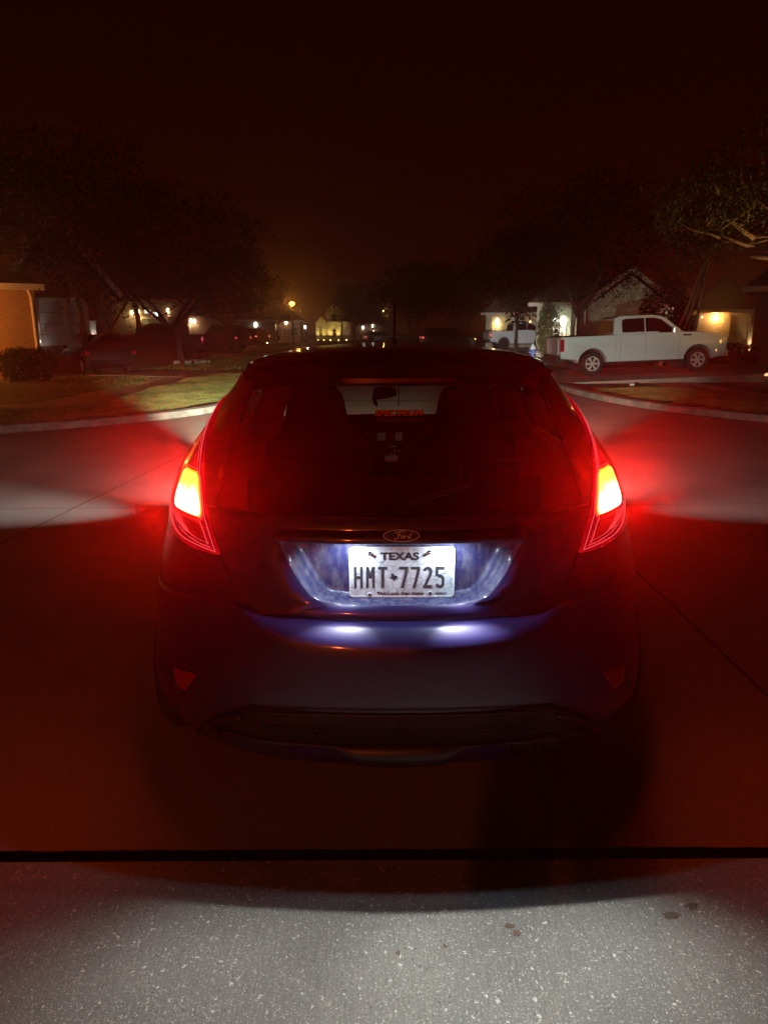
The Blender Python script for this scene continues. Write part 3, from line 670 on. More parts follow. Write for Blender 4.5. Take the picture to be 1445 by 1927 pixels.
# ---- tail lamps
inner = ([.895, .95, 1.0, 1.04, 1.081, 1.121, 1.16, 1.20, 1.26, 1.305], [.528, .548, .566, .582, .593, .604, .612, .618, .616, .606])
outer = ([.893, .897, .901, .912, .930, .971, 1.017, 1.064, 1.103, 1.134, 1.17, 1.20, 1.24, 1.28, 1.305], [.530, .640, .690, .722, .742, .752, .750, .738, .722, .706, .682, .666, .646, .626, .609])
def lerp_tab(t): return lambda z: I_(z, *t)
lm, n_, l_, bs = nodes('lamp_lens_red')
bs.inputs['Base Color'].default_value = (.35, .003, .006, 1); bs.inputs['Roughness'].default_value = .12; bs.inputs['Coat Weight'].default_value = 1
bs.inputs['Emission Color'].default_value = (1, .006, .018, 1); bs.inputs['Emission Strength'].default_value = .22
M_['lens'] = lm
ridge = mat('lamp_ridge', (.8, .12, .12), .2, emit=(1, .10, .13), es=.62)
dimr = mat('lamp_reflector', (.16, .002, .003), .35, emit=(1, .0, .004), es=.17, bump=.9, nscale=190)
cm_, n_, l_, bs = nodes('lit_lamp_cell')
t_ = n_.new('ShaderNodeTexCoord'); sz_ = n_.new('ShaderNodeSeparateXYZ'); l_.new(t_.outputs['Object'], sz_.inputs[0])
rz_ = n_.new('ShaderNodeMapRange'); rz_.inputs[1].default_value = .995; rz_.inputs[2].default_value = 1.105; l_.new(sz_.outputs['Z'], rz_.inputs[0])
no = n_.new('ShaderNodeTexNoise'); no.inputs['Scale'].default_value = 22; l_.new(t_.outputs['Object'], no.inputs[0])
ad = n_.new('ShaderNodeMath'); ad.operation = 'MULTIPLY_ADD'; ad.inputs[1].default_value = .5; l_.new(no.outputs['Fac'], ad.inputs[0]); l_.new(rz_.outputs[0], ad.inputs[2])
cr_ = n_.new('ShaderNodeValToRGB'); el_ = cr_.color_ramp.elements
el_[0].position = .06; el_[0].color = (1, .030, .0008, 1); el_[1].position = .20; el_[1].color = (1, .065, .050, 1)
q = el_.new(.78); q.color = (1, .060, .040, 1); q = el_.new(.95); q.color = (1, .048, .009, 1); q = el_.new(1.0); q.color = (1, .040, .004, 1)
l_.new(ad.outputs[0], cr_.inputs[0]); l_.new(cr_.outputs[0], bs.inputs['Emission Color']); bs.inputs['Emission Strength'].default_value = 30
M_['cell'] = cm_
edgem = emitter('lit_lamp_edge', (1, .022, .0005), 22)
for sg in (-1, 1):
    tl = empty('tail_lamp'); tl.parent = car
    zz = [.8955 + (1.304 - .8955) * (i / 36) for i in range(37)]
    zz = [.8935, .8945, .8955, .897, .899, .902, .906] + [z for z in zz if z > .908]
    patch('lens', zz, lerp_tab(inner), lerp_tab(outer), m('lens'), tl, sg, off=.008, n=12, solid=.014)
    # lit cell: a rounded quadrilateral
    cz = [.995, .997, 1.0, 1.005, 1.012, 1.02] + [1.030 + .0065 * i for i in range(9)] + [1.089, 1.093, 1.096, 1.098]
    def ci(z, g=0): 
        base = I_(z, [.995, 1.098], [.580, .608]); r_ = .010; d = min(z - .995, 1.098 - z); return base + (r_ - math.sqrt(max(0, r_ * r_ - (r_ - min(d, r_)) ** 2))) - g
    def co(z, g=0):
        base = I_(z, [.995, 1.02, 1.098], [.694, .694, .670]); r_ = .014; d = min(z - .995 - 0, 1.098 - z); return base - (r_ - math.sqrt(max(0, r_ * r_ - (r_ - min(d, r_)) ** 2))) + g
    patch('lamp_edge', [.9915] + cz + [1.1015], lambda z: ci(min(max(z, .9955), 1.0975), .004), lambda z: co(min(max(z, .9955), 1.0975), .004), edgem, tl, sg, off=.0162, n=10, solid=.003)
    patch('lit_cell', cz, ci, co, m('cell'), tl, sg, off=.0195, n=10, solid=.003)
    fr = [(ci(z, .012), z) for z in cz] ; to = [(co(z, .010), z) for z in cz][::-1]
    loop = [(ci(.9955, .010), .988)] + fr + [(ci(1.0975, .004), 1.107), (co(1.0975, .0), 1.107)] + to + [(co(.9955, .004), .988)]
    loop.append(loop[0])
    surf_tube('cell_frame', [(sg * x, z) for x, z in loop], .0013, ridge, tl, off=.0165)
    # ribbed lower chamber
    patch('reflector', [.915, .925, .94, .955, .97, .983], lambda z: I_(z, [.915, .983], [.556, .586]), lambda z: I_(z, [.915, .925, .94, .983], [.60, .655, .694, .712]), dimr, tl, sg, off=.0165, n=8, solid=.002)
    for k, (x0, x1) in enumerate(((.700, .640), (.688, .634), (.676, .628), (.664, .622))):
        surf_tube('rib', [(sg * (x0 - (x0 - x1) * t * t), .982 - .045 * t) for t in (0, .2, .4, .6, .8, 1)], .0009, ridge, tl, off=.019)
    for pts in ([(.548, .911), (.60, .917), (.655, .930), (.695, .950), (.722, .985)], [(.556, .922), (.61, .930), (.655, .944), (.682, .962)], [(.536, .902), (.60, .9075), (.66, .913), (.70, .927), (.733, .960), (.742, 1.0)]):
        surf_tube('rib', [(sg * x, z) for x, z in smooth_line(pts, 2)], .0013, ridge, tl, off=.0165)
    surf_tube('rib', [(sg * x, z) for x, z in ((.556, .918), (.566, .94), (.578, .968), (.584, .983))], .0011, ridge, tl, off=.0175)
    surf_tube('lens_edge', [(sg * (I_(z, *inner) + .003), z) for z in [.9 + .4 * i / 30 for i in range(31)]], .0015, ridge, tl, off=.0155)
    surf_tube('lens_edge', [(sg * (I_(z, *inner) + .014), z) for z in [1.0 + .27 * i / 20 for i in range(21)]], .0008, ridge, tl, off=.0155)
    # the lamp's own red light, thrown backwards
    c_ = surf(sg * .64, 1.05, .05)
    light('tail_lamp_light', 'SPOT', tuple(c_), 400, (1, .006, .003), tl, aim=(c_.x + sg * .05, c_.y - 1, c_.z + .26), size=92, blend=1.0, rad=.03)
    light('tail_lamp_side', 'SPOT', tuple(c_), 12, (1, .045, .008), tl, aim=(c_.x + sg * 1, c_.y - .25, c_.z - .45), size=150, blend=1.0, rad=.03)
    # low red reflector in the bumper corner, its faint shine put in as emission
    patch('bumper_reflector', [.452, .46, .475, .49, .505, .518], lambda z: I_(z, [.452, .518], [.660, .612]) if z < .51 else .612, lambda z: I_(z, [.452, .475, .505, .518], [.695, .700, .706, .640]), mat('reflector_red_glow', (.20, .006, .006), .4, emit=(1, .02, .01), es=.012), car, sg, off=.007, n=5, solid=.006)

# ---- roof spoiler with its high lamp
b = MB(); NU = 40
for i, (v, dz, th) in enumerate(((0, 0, 0), (.35, 0, 0), (.7, 0, 0), (.93, 0, 0), (1, -.004, 0), (1.0, -.018, 0), (.96, -.026, 0), (.5, -.030, 0))):
    for k in range(NU + 1):
        u = -1 + 2 * k / NU; x = u * (.500 - .03 * v); ye = .235 + .27 * abs(u) ** 2.8; yf = .50
        ze = 1.402 - .034 * abs(u) ** 2.4; zf = 1.452 - .045 * abs(u) ** 2.2
        y = yf + (ye - yf) * v; b.v.append((x, y, zf + (ze - zf) * v ** 1.3 + dz))
b.f += [(i * (NU + 1) + k, i * (NU + 1) + k + 1, ((i + 1) % 8) * (NU + 1) + k + 1, ((i + 1) % 8) * (NU + 1) + k) for i in range(8) for k in range(NU)]
b.f += [tuple(i * (NU + 1) for i in range(8)), tuple(i * (NU + 1) + NU for i in range(8))]
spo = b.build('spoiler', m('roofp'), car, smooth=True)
q = spo.modifiers.new('e', 'EDGE_SPLIT'); q.split_angle = R(50)
b = MB()
for k in range(21):
    x = -.16 + .32 * k / 20; y = .235 + .27 * (abs(x) / .49) ** 2.8
    b.v += [(x, y - .003, 1.398), (x, y - .003, 1.388), (x, y + .012, 1.388), (x, y + .012, 1.398)]
b.f += [(i * 4 + k, i * 4 + (k + 1) % 4, (i + 1) * 4 + (k + 1) % 4, (i + 1) * 4 + k) for i in range(20) for k in range(4)] + [(0, 1, 2, 3), (80, 81, 82, 83)]
b.build('high_brake_lamp', mat('unlit_brake_lens', (.10, .004, .004), .25, coat=1), spo)
# antenna
MB().lathe([(.020, 1.468), (.018, 1.478), (.009, 1.488), (.006, 1.50), (.0055, 1.66), (.003, 1.665)], (.012, 1.85, 0), 'Z', 14).build('antenna', m('trim'), car, smooth=True)
# ---- rear wiper
wp = [surf(.01, 1.045, .02), surf(.012, 1.058, .028)]
wi = MB().lathe([(.020, -.012), (.020, 0), (.012, .010)], tuple(wp[0]), 'Y', 14).build('rear_wiper', m('trim'), car, smooth=True)
MB().tube([surf(.01, 1.045, .028), surf(.05, 1.060, .030), surf(.15, 1.085, .020)], [.009, .007, .005], 6).build('wiper_arm', m('trim'), wi)
MB().tube([surf(-.02, 1.055, .012), surf(.10, 1.082, .014), surf(.22, 1.108, .012)], .006, 6).build('wiper_blade', m('rubber'), wi)
# ---- heater lines and the sticker on the rear window
b = MB()
for k in range(11):
    z = 1.075 + k * .0285; xs_ = [-.43 + .86 * i / 20 for i in range(21)]
    b.tube([surf(x, z, .0015) for x in xs_], .0005, 4)
b.build('heater_lines', m('cloth'), rwin)
stk = empty('sticker'); stk.parent = rwin
sp_ = surf(0, 1.290, .006); tilt = math.atan2(.06, .1)
text('sticker_word', 'SPECTRUM', .02, tuple(sp_), mat('sticker_orange_glow', (.55, .13, .02), .6, emit=(1, .16, .02), es=.010), stk, fit=.140, fith=.0175, shear=.25, bold=.0002, rot=(PI / 2 - tilt, 0, 0)).location = sp_ + Vector((0, .001, .007))  # the sticker is no lamp; faint emission added so the word shows
text('sticker_word', 'SPECTRUM', .02, tuple(sp_), mat('sticker_red', (.10, .006, .004), .6), stk, fit=.146, fith=.022, shear=.25, bold=.0022, rot=(PI / 2 - tilt, 0, 0)).location = sp_ + Vector((0, .0025, .0062))
text('sticker_script', 'Performance', .02, tuple(sp_), mat('sticker_dark', (.05, .004, .004), .6), stk, fit=.142, fith=.017, shear=.45, bold=.0010, rot=(PI / 2 - tilt, 0, 0)).location = sp_ + Vector((.001, -.008, -.012))
# ---- lower bumper: black diffuser with mesh grille and centre lip
dz_ = [.335, .345, .36, .38, .40, .42, .44, .455, .468]
patch('diffuser', dz_, lambda z: 0.0, lambda z: I_(z, [.335, .40, .44, .468], [.57, .525, .49, .44]), m('trim'), car, 1, off=.004, n=16, solid=.006)
patch('diffuser', dz_, lambda z: 0.0, lambda z: I_(z, [.335, .40, .44, .468], [.57, .525, .49, .44]), m('trim'), car, -1, off=.004, n=16, solid=.006)
b = MB()
for i in range(-22, 23):
    for j in range(4):
        x = (i + .5 * (j % 2)) * .0185; z = .375 + j * .016
        if abs(x) > .41: continue
        c_ = surf(x if abs(x) > .001 else .001, z, .010); b.tube([(c_.x + .0092 * math.cos(R(60 * k + 30)), c_.y, c_.z + .0092 * math.sin(R(60 * k + 30))) for k in range(7)], .0018, 4, False)
b.build('mesh_grille', m('gloss'), car)
surf_tube('diffuser_edge', [(x, .470 - .03 * (abs(x) / .5) ** 4) for x in [-.46 + .92 * i / 40 for i in range(41)]], .004, m('gloss'), car, off=.016)
b = MB(); xs = [-.56 + 1.12 * i / 56 for i in range(57)]
for x in xs:
    a = abs(x); zb = I_(a, [0, .125, .185, .25, .56], [.278, .282, .335, .345, .318]); y = yrear(x, .36) - .012
    b.v += [(x, y, .352), (x, y - .006, zb + .006), (x, y + .01, zb), (x, y + .06, zb + .01), (x, y + .06, .352)]
b.f += [(i * 5 + k, i * 5 + (k + 1) % 5, (i + 1) * 5 + (k + 1) % 5, (i + 1) * 5 + k) for i in range(56) for k in range(5)] + [tuple(range(5)), tuple(range(280, 285))]
b.build('bumper_lip', m('gloss'), car, smooth=True)
for sg in (-1, 1):
    MB().tube([surf(sg * x, z, .014) for x, z in smooth_line([(.645, .265), (.60, .335), (.54, .395), (.46, .435)], 2)], [.006] + [.014] * (len(smooth_line([(0, 0)] * 4, 2)) - 2) + [.006], 8).build('diffuser_fin', m('gloss'), car, smooth=True)
for k in (0, 1):
    MB().lathe([(.036, .02), (.040, .0), (.036, -.004), (.033, .004), (.033, .12)], (.36 + .09 * k, .07, .318), 'Y', 20).build('exhaust_tip', m('trim'), car, smooth=True)
MB().box((0, 2.1, .24), (1.3, 3.0, .04)).build('underbody', m('black'), car)
# ---- wheels and mirrors
def wheel(parent, x, y, z, rad, wd, rim, spokes=10, sg=1, rimr=.66):
    ty = MB().lathe([(rad * rimr, -wd / 2), (rad * .93, -wd / 2), (rad, -wd / 2 + .03), (rad, wd / 2 - .03), (rad * .93, wd / 2), (rad * rimr, wd / 2)], (0, 0, 0), 'X', 36, False).build('wheel', m('rubber'), parent, smooth=True)
    ty.location = (x, y, z); ty.modifiers.new('e', 'EDGE_SPLIT').split_angle = R(40)
    b = MB(); o_ = sg * wd / 2
    b.lathe([(rad * rimr, o_ - sg * .005), (rad * rimr, o_ + sg * .004), (rad * (rimr - .05), o_ + sg * .002), (rad * (rimr - .06), o_ - sg * .09)], (0, 0, 0), 'X', 36, False)
    for k in range(spokes):
        a = 2 * PI * k / spokes; c0, c1_ = rad * .12, rad * (rimr - .03)
        b.box((o_ - sg * .016, math.cos(a) * (c0 + c1_) / 2, math.sin(a) * (c0 + c1_) / 2), (.022, c1_ - c0, rad * .085), rx=a)
    b.lathe([(rad * .17, o_ - sg * .03), (rad * .17, o_ - sg * .002), (rad * .08, o_ + sg * .006)], (0, 0, 0), 'X', 20)
    b.build('rim', rim, ty, bevel=.004, seg=1)
    return ty
for sg in (-1, 1):
    for y in (.80, 3.29): wheel(car, sg * .775, y, .31, .31, .205, m('darkalloy'), 10, sg)
    mr = MB().box((sg * .93, 2.52, .985), (.18, .09, .13)).build('door_mirror', m('blue'), car, bevel=.03, seg=3)
    MB().box((sg * .935, 2.472, .985), (.14, .006, .10)).build('mirror_glass', m('chrome'), mr)
for sg in (-1, 1): MB().box((sg * .80, 1.95, .66), (.02, 2.2, .64)).build('door_trim', m('dash'), car)
MB().box((0, 3.02, .60), (1.66, .04, .74)).build('firewall_light_block', m('black'), car)  # black panel added to keep head lamp light out of the cabin
# ---- inside: two bucket seats, bench, dashboard, wheel, mirror
def seat(x, y, tilt):
    s = empty('front_seat', (x, y, 0)); s.parent = car
    prof = [(0, 1.29), (.07, 1.285), (.115, 1.26), (.135, 1.20), (.15, 1.12), (.19, 1.06), (.245, 1.0), (.26, .90), (.25, .75), (.24, .50), (0, .50)]
    b = MB(); q_ = prof[:-1] + [(.0, .50)] + [(-a, z) for a, z in prof[-2:0:-1]]
    b.prism(q_, -.05, .06, 'Y')
    bk = b.build('seat_back', m('cloth'), s, bevel=.03, seg=3); bk.rotation_euler = (tilt, 0, 0)
    MB().box((0, .24, .50), (.5, .5, .14)).build('seat_cushion', m('cloth'), s, bevel=.04, seg=3)
seat(-.37, 1.62, 0.0); seat(.36, 1.66, 0)
MB().box((0, .86, .74), (1.15, .14, .50), rx=R(-12)).build('rear_bench_back', m('cloth'), car, bevel=.04, seg=3)
MB().box((0, 1.12, .50), (1.15, .5, .14)).build('rear_bench_cushion', m('cloth'), car, bevel=.04, seg=3)
for x in (-.36, .36): MB().box((x, .80, 1.015), (.24, .09, .09)).build('rear_headrest', m('cloth'), car, bevel=.03, seg=3)
MB().prism([(2.42, .60), (2.40, .86), (2.44, .955), (2.60, .985), (2.95, .965), (2.95, .60)], -.70, .70, 'X').build('dashboard', m('dash'), car, bevel=.02)
MB().tube([(-.37 + .18 * math.cos(R(a)), 2.30 - .06 * math.sin(R(a)), .90 + .17 * math.sin(R(a))) for a in range(0, 361, 15)], .015, 8, False).build('steering_wheel', m('dash'), car, smooth=True)
im = MB().prism([(-.105, 1.275), (-.085, 1.345), (.02, 1.355), (.085, 1.340), (.09, 1.30), (.01, 1.285)], 2.16, 2.20, 'Y').build('inside_mirror', m('dash'), car, bevel=.008); im.location = (-.035, 0, -.120); im.scale = (.72, 1, 1)
MB().tube([(.045, 2.30, 1.30), (.045, 2.42, 1.10)], .003, 6).build('windshield_cable', m('dash'), car)
MB().tube([(-.075, 2.17, 1.29), (-.08, 2.17, 1.265), (-.062, 2.17, 1.245)], [.012, .018, .008], 8).build('mirror_ornament', m('dash'), im)
cs = MB().box((-.005, 2.375, .84), (.21, .05, .26), rx=R(-12)).build('centre_console', m('dash'), car, bevel=.01)
sm = emitter('console_glow', (.85, .62, .62), .022)
for (x, z, a, b_) in ((-.058, .925, .050, .045), (.045, .925, .040, .048), (.0, .80, .075, .035)):
    MB().box((x, 2.33 + (.925 - z) * -.21 + .012, z), (a, .006, b_), rx=R(-12)).build('console_screen', sm, cs)
for (x, z) in ((-.012, .87), (.006, .872), (.022, .87), (.02, .845), (.042, .845), (.0, .828), (.02, .826)):
    MB().lathe([(.006, -.006), (.006, .0)], (x, 2.33 + (.925 - z) * -.21 + .008, z), 'Y', 10).build('console_button', sm, cs)
# ---- head lamps: forward beams and the spill to the sides
for sg in (-1, 1):
    MB().box((sg * .62, 3.66, .72), (.26, .30, .13), rz=sg * R(-35)).build('head_lamp', emitter('head_lamp_lens', (1, .96, .86), 1.5), car, bevel=.03, seg=3)
    hc = (1, .96, .84)
    if sg < 0: MB().box((sg * .66, 4.035, .7335), (.34, .012, .11)).build('beam_shield', m('black'), car)  # added unseen plate, cuts the left beams off at lamp height
    light('low_beam', 'SPOT', (sg * .62, 3.98, .68), 10000 if sg < 0 else 7000, hc, car, aim=(sg * .2, 12, .0), size=18, blend=.9, rad=.005)
    light('spread_beam', 'SPOT', (sg * .66, 3.95 if sg < 0 else 4.06, .68), 24000 if sg < 0 else 5200, (.88, 1, .76), car, aim=((-3.1, 12.9, 0) if sg < 0 else (4.7, 15.6, .0)), size=26, blend=1.0, rad=.005)
    if sg > 0: light('far_pickup_fill', 'SPOT', (.66, 4.06, .70), 45000, (1, .98, .92), car, aim=(10.4, 56, 1.1), size=9.5, blend=.8, rad=.01)  # added spot that brightens the far white pickup
    light('wide_spill', 'SPOT', (sg * .80, 3.90, .66), 330, hc, car, aim=(sg * 3.2, 7.4, 0), size=76, blend=1.0, rad=.04)
    light('side_spill', 'SPOT', (sg * .86, 3.86, .66), 620 if sg < 0 else 230, (1, .96, .9), car, aim=(sg * 6.6, 5.05, .0), size=40, blend=1.0, rad=.02)

# ================================================================== vehicles parked along the street
def slant_patch(b, poly, hb, ht, zb, zt, off, sgn):
    "polygon (x,z) lying on a greenhouse side that leans inwards"
    n = len(poly)
    for o_ in (off, off - .02):
        b.v += [(x, sgn * (hb + (ht - hb) * (z - zb) / (zt - zb) + o_), z) for x, z in poly]
    k = len(b.v) - 2 * n
    b.f += [tuple(range(k, k + n)), tuple(range(k + n, k + 2 * n))[::-1]] + [(k + i, k + i + n, k + (i + 1) % n + n, k + (i + 1) % n) for i in range(n)]
def arch(cx, r_, z0=.0, zc=.40, n=10):
    "arch edge walked from front to rear"
    pts = []
    for i in range(n + 1):
        a = PI * i / n; pts.append((cx + r_ * math.cos(a), zc + r_ * math.sin(a)))
    return pts
def vehicle(name, label, cat, loc, rz, body_m, outline, hw, green, ght, wheels, wr, wheelm, windows, group=None, extras=None, spokes=6):
    """outline: side polygon (x forward, z); green: greenhouse polygon; wheels: axle x positions"""
    v = empty(name, loc, rz, label, cat, group)
    b = MB(); b.prism(outline, -hw, hw, 'Y'); bo = b.build('body', body_m, v, bevel=.06, seg=3, smooth=True)
    bo.modifiers.new('e', 'EDGE_SPLIT').split_angle = R(50)
    (gb, gt) = ght; zb, zt = min(z for _, z in green), max(z for _, z in green)
    b = MB(); n = len(green)
    for sg in (-1, 1): b.v += [(x, sg * (gb + (gt - gb) * (z - zb) / (zt - zb)), z) for x, z in green]
    b.f += [tuple(range(n)), tuple(range(n, 2 * n))[::-1]] + [(i, i + n, (i + 1) % n + n, (i + 1) % n) for i in range(n)]
    b.build('cab' if 'pickup' in name else 'cabin', body_m, v, bevel=.05, seg=3, smooth=True).modifiers.new('e', 'EDGE_SPLIT').split_angle = R(50)
    for sg in (-1, 1):
        for w__ in windows:
            b = MB(); slant_patch(b, w__, gb, gt, zb, zt, .006, sg); b.build('side_window', m('dglass'), v)
    # windscreen and back window on the sloping ends
    fr = sorted(green, key=lambda p: p[0]); 
    def end(p0, p1, nm, s_):
        b = MB(); ax = Vector((p0[0], 0, p0[1])); bx = Vector((p1[0], 0, p1[1])); d = bx - ax; nrm = Vector((d.z, 0, -d.x)).normalized() * s_
        if nrm.x * s_ < 0: nrm = -nrm
        vs = []
        for t in (.12, .88):
            p = ax + d * t; h_ = gb + (gt - gb) * (p.z - zb) / (zt - zb) - .10
            vs += [(p.x + nrm.x * .02, -h_, p.z + nrm.z * .02), (p.x + nrm.x * .02, h_, p.z + nrm.z * .02)]
        b.add(vs, [(0, 1, 3, 2)]); b.build(nm, m('dglass'), v, solid=.01)
    lowest = [p for p in green if p[1] == zb]; highest = [p for p in green if p[1] > zt - .12]
    end(max(lowest), max(highest), 'windshield', 1); end(min(lowest), min(highest), 'rear_window', -1)
    for x in wheels:
        for sg in (-1, 1):
            ty = MB().lathe([(wr * .62, -.11), (wr * .93, -.11), (wr, -.08), (wr, .08), (wr * .93, .11), (wr * .62, .11)], (0, 0, 0), 'Y', 28, False).build('wheel', m('rubber'), v, smooth=True)
            ty.location = (x, sg * (hw - .12), wr); ty.modifiers.new('e', 'EDGE_SPLIT').split_angle = R(40)
            b = MB(); b.lathe([(wr * .62, sg * .09), (wr * .62, sg * .112), (wr * .56, sg * .112), (wr * .54, sg * .03)], (0, 0, 0), 'Y', 28, False)
            for k in range(spokes):
                a = 2 * PI * k / spokes
                for d_ in (-.12, .12):
                    b.box((math.cos(a + d_) * wr * .36, sg * .088, math.sin(a + d_) * wr * .36), (wr * .50, .03, wr * .085), ry=-(a + d_))
            b.lathe([(wr * .15, sg * .06), (wr * .15, sg * .105), (wr * .08, sg * .112)], (0, 0, 0), 'Y', 14)
            b.build('rim', wheelm, ty)
            MB().lathe([(wr * .60, sg * .02), (wr * .60, sg * .03)], (0, 0, 0), 'Y', 24).build('rim_shade_disc', m('black'), ty)  # black disc stands in for the shade behind the spokes
        b = MB(); b.box((x, 0, wr + .12), (wr * 2.0, hw * 2 - .26, .02)); b.build('wheel_arch', m('black'), v)
    if extras: extras(v)
    return v
tail_off = mat('tail_lens', (.40, .012, .015), .25, coat=1)
tail_glow = emitter('tail_reflection', (1, .06, .04), .5)
amber = emitter('marker_amber', (1, .55, .10), .9)
headl = mat('headlamp_glass', (.7, .68, .6), .15, coat=1)
def bx(nm, c, d, mm_, v, bev=.01, **k):
    return MB().box(c, d, **k).build(nm, mm_, v, bevel=bev)
TR_OUT = [(-2.86, .60), (-2.90, .95), (-2.88, 1.30), (-2.84, 1.33), (-1.0, 1.335), (1.30, 1.36), (1.95, 1.33), (2.50, 1.27), (2.78, 1.17), (2.88, 1.02), (2.92, .62), (2.86, .50), (2.50, .46)] + arch(1.93, .50, zc=.42)[0:] + [(1.36, .44), (-1.20, .44)] + arch(-1.75, .50, zc=.42) + [(-2.32, .56)]
TR_GRN = [(-1.02, 1.32), (-.96, 1.88), (-.78, 1.945), (.30, 1.955), (.62, 1.91), (.80, 1.84), (1.42, 1.34), (1.42, 1.32)]
TR_WIN = [[(-.72, 1.40), (-.72, 1.80), (-.60, 1.85), (.06, 1.86), (.06, 1.40)], [(.10, 1.40), (.10, 1.86), (.42, 1.855), (.66, 1.79), (1.08, 1.46), (1.05, 1.35), (.62, 1.35), (.50, 1.40)]]
def truck_extras(cargo=False, lit=.0):
    def f(v):
        bx('bed_shade_sheet', (-1.93, 0, 1.328), (1.72, 1.74, .03), m('black'), v)  # black sheet at rail height stands in for the shade inside the open bed
        bx('tailgate', (-2.915, 0, 1.0), (.03, 1.62, .52), m('white') if 'white' in v['label'] else m('darkp'), v, .01)
        bx('rear_bumper', (-2.96, 0, .60), (.16, 1.96, .22), m('darkalloy'), v, .04)
        bx('front_bumper', (2.93, 0, .60), (.16, 1.94, .26), m('chrome'), v, .05)
        bx('grille', (2.91, 0, .98), (.06, 1.30, .34), m('chrome'), v, .02)
        for sg in (-1, 1):
            bx('tail_lamp', (-2.83, sg * .985, 1.05), (.16, .05, .42), tail_off, v, .02)
            bx('headlamp', (2.80, sg * .90, 1.03), (.20, .24, .26), headl, v, .04)
            bx('marker_lamp', (2.70, sg * .985, .98), (.10, .05, .12), amber, v, .01)
            mr = bx('door_mirror', (1.02, sg * 1.10, 1.43), (.14, .16, .24), m('white') if 'white' in v['label'] else m('trim'), v, .04)
            for x in (-.62, .28): bx('door_handle', (x, sg * 1.006, 1.22), (.16, .03, .035), m('white') if 'white' in v['label'] else m('chrome'), v, .01)
            for x in (-.98, -.80, .08, 1.24): MB().tube([(x, sg * 1.001, 1.32), (x, sg * 1.001, .48)], .004, 4).build('door_seam', m('joint'), v)
            MB().box((1.52, sg * 1.002, 1.245), (.28, .01, .05)).build('fender_vent', m('trim'), v)
            MB().box((0, sg * .93, .40), (2.5, .1, .05)).build('running_board', m('trim'), v)
        MB().box((0, 0, .42), (4.6, .9, .12)).build('chassis', m('black'), v)
    return f
def pickup(label, x, y, rz, body_m, rimm, group=None):
    return vehicle('pickup_truck', label, 'pickup truck', (x, y, .0), rz, body_m, TR_OUT, 1.0, TR_GRN, (.93, .74), (-1.75, 1.93), .40, rimm, TR_WIN, group, truck_extras())
# near white pickup on the right-hand driveway: near-side wheels touch the slab at (6.9, 23.6) and (10.7, 24.3)
a_ = R(0)
def place_by_wheel(wx, wy, ang, local=(-1.75, -.9)):
    c_, s_ = math.cos(ang), math.sin(ang); return wx - (local[0] * c_ - local[1] * s_), wy - (local[0] * s_ + local[1] * c_)
px_, py_ = place_by_wheel(6.62, 23.0, a_, (-1.575, -.85))
t1 = pickup('large white crew cab pickup parked on the right driveway by the grass verge', px_, py_, a_, m('white'), m('alloy')); t1.location.z = .175; t1.scale = (.90, .94, .92); t1.rotation_euler = (0, R(-2.0), R(0))
p2 = at(948, 640, 57); a2 = R(8); x2, y2 = place_by_wheel(p2.x, 57, a2)
t2 = pickup('white lifted pickup farther up the right side, two tree trunks in front', x2, y2, a2, m('white'), m('darkalloy')); t2.location.z = LZ + .02; t2.scale = (1, 1, 1.06)
t2_l = MB().box((-2.84, -.99, 1.05), (.10, .06, .16)).build('lit_tail_lens', emitter('small_tail_glow', (1, .10, .06), 2.2), t2)
p3 = at(351, 655, 40); a3 = R(180 - 14); x3, y3 = place_by_wheel(p3.x, 40, a3, (-1.75, .9))
t3 = pickup('dark pickup parked behind the forked tree on the left driveway', x3, y3, a3, m('darkp'), m('darkalloy')); t3.location.z = LZ + .02
MB().box((-2.80, .99, 1.10), (.10, .06, .20)).build('lit_tail_lens', emitter('pink_tail_glow', (1, .12, .18), .55), t3)
def car_outline(L, zb, hood, deck, r_, axr, axf, front=.0, hz=.95):
    h = L / 2
    return [(-h, .35), (-h - .02, .60), (-h + .04, deck), (-h * .55, hz + .01), (h * .45, hz), (h * .75, hood), (h - .12, hood - .14), (h, .58), (h - .03, .28), (h - .3, .22)] + arch(axf, r_, zc=.33) + [(axf - r_ - .06, .2), (axr + r_ + .06, .2)] + arch(axr, r_, zc=.33) + [(axr - r_ - .1, .28)]
def car_extras(L, hw, hz, tail_m=None, rail=False, mark=None, tw=.10):
    def f(v):
        h = L / 2
        for sg in (-1, 1):
            bx('tail_lamp', (-h + .06, sg * (hw - .06), hz - .14), (.16, .16, tw * 1.4), tail_m or tail_off, v, .02)
            bx('headlamp', (h - .12, sg * (hw - .12), hz - .30), (.24, .20, .14), mark or headl, v, .03)
            bx('door_mirror', (h * .30, sg * (hw + .08), hz + .05), (.10, .14, .12), m('trim'), v, .03)
            MB().tube([(-.05, sg * (hw + .001), hz), (-.05, sg * (hw + .001), .30)], .004, 4).build('door_seam', m('joint'), v)
            MB().box((-.25, sg * (hw + .004), hz - .14), (.18, .02, .025)).build('door_handle', m('chrome'), v)
            if rail: MB().tube([(-1.5, sg * .55, 1.70), (-1.4, sg * .55, 1.76), (.2, sg * .55, 1.77), (.3, sg * .55, 1.70)], .018, 6).build('roof_rail', m('chrome'), v)
        bx('rear_bumper', (-h, 0, .42), (.10, hw * 1.8, .2), m('trim'), v, .03); bx('front_bumper', (h, 0, .40), (.10, hw * 1.8, .2), m('trim'), v, .03)
    return f
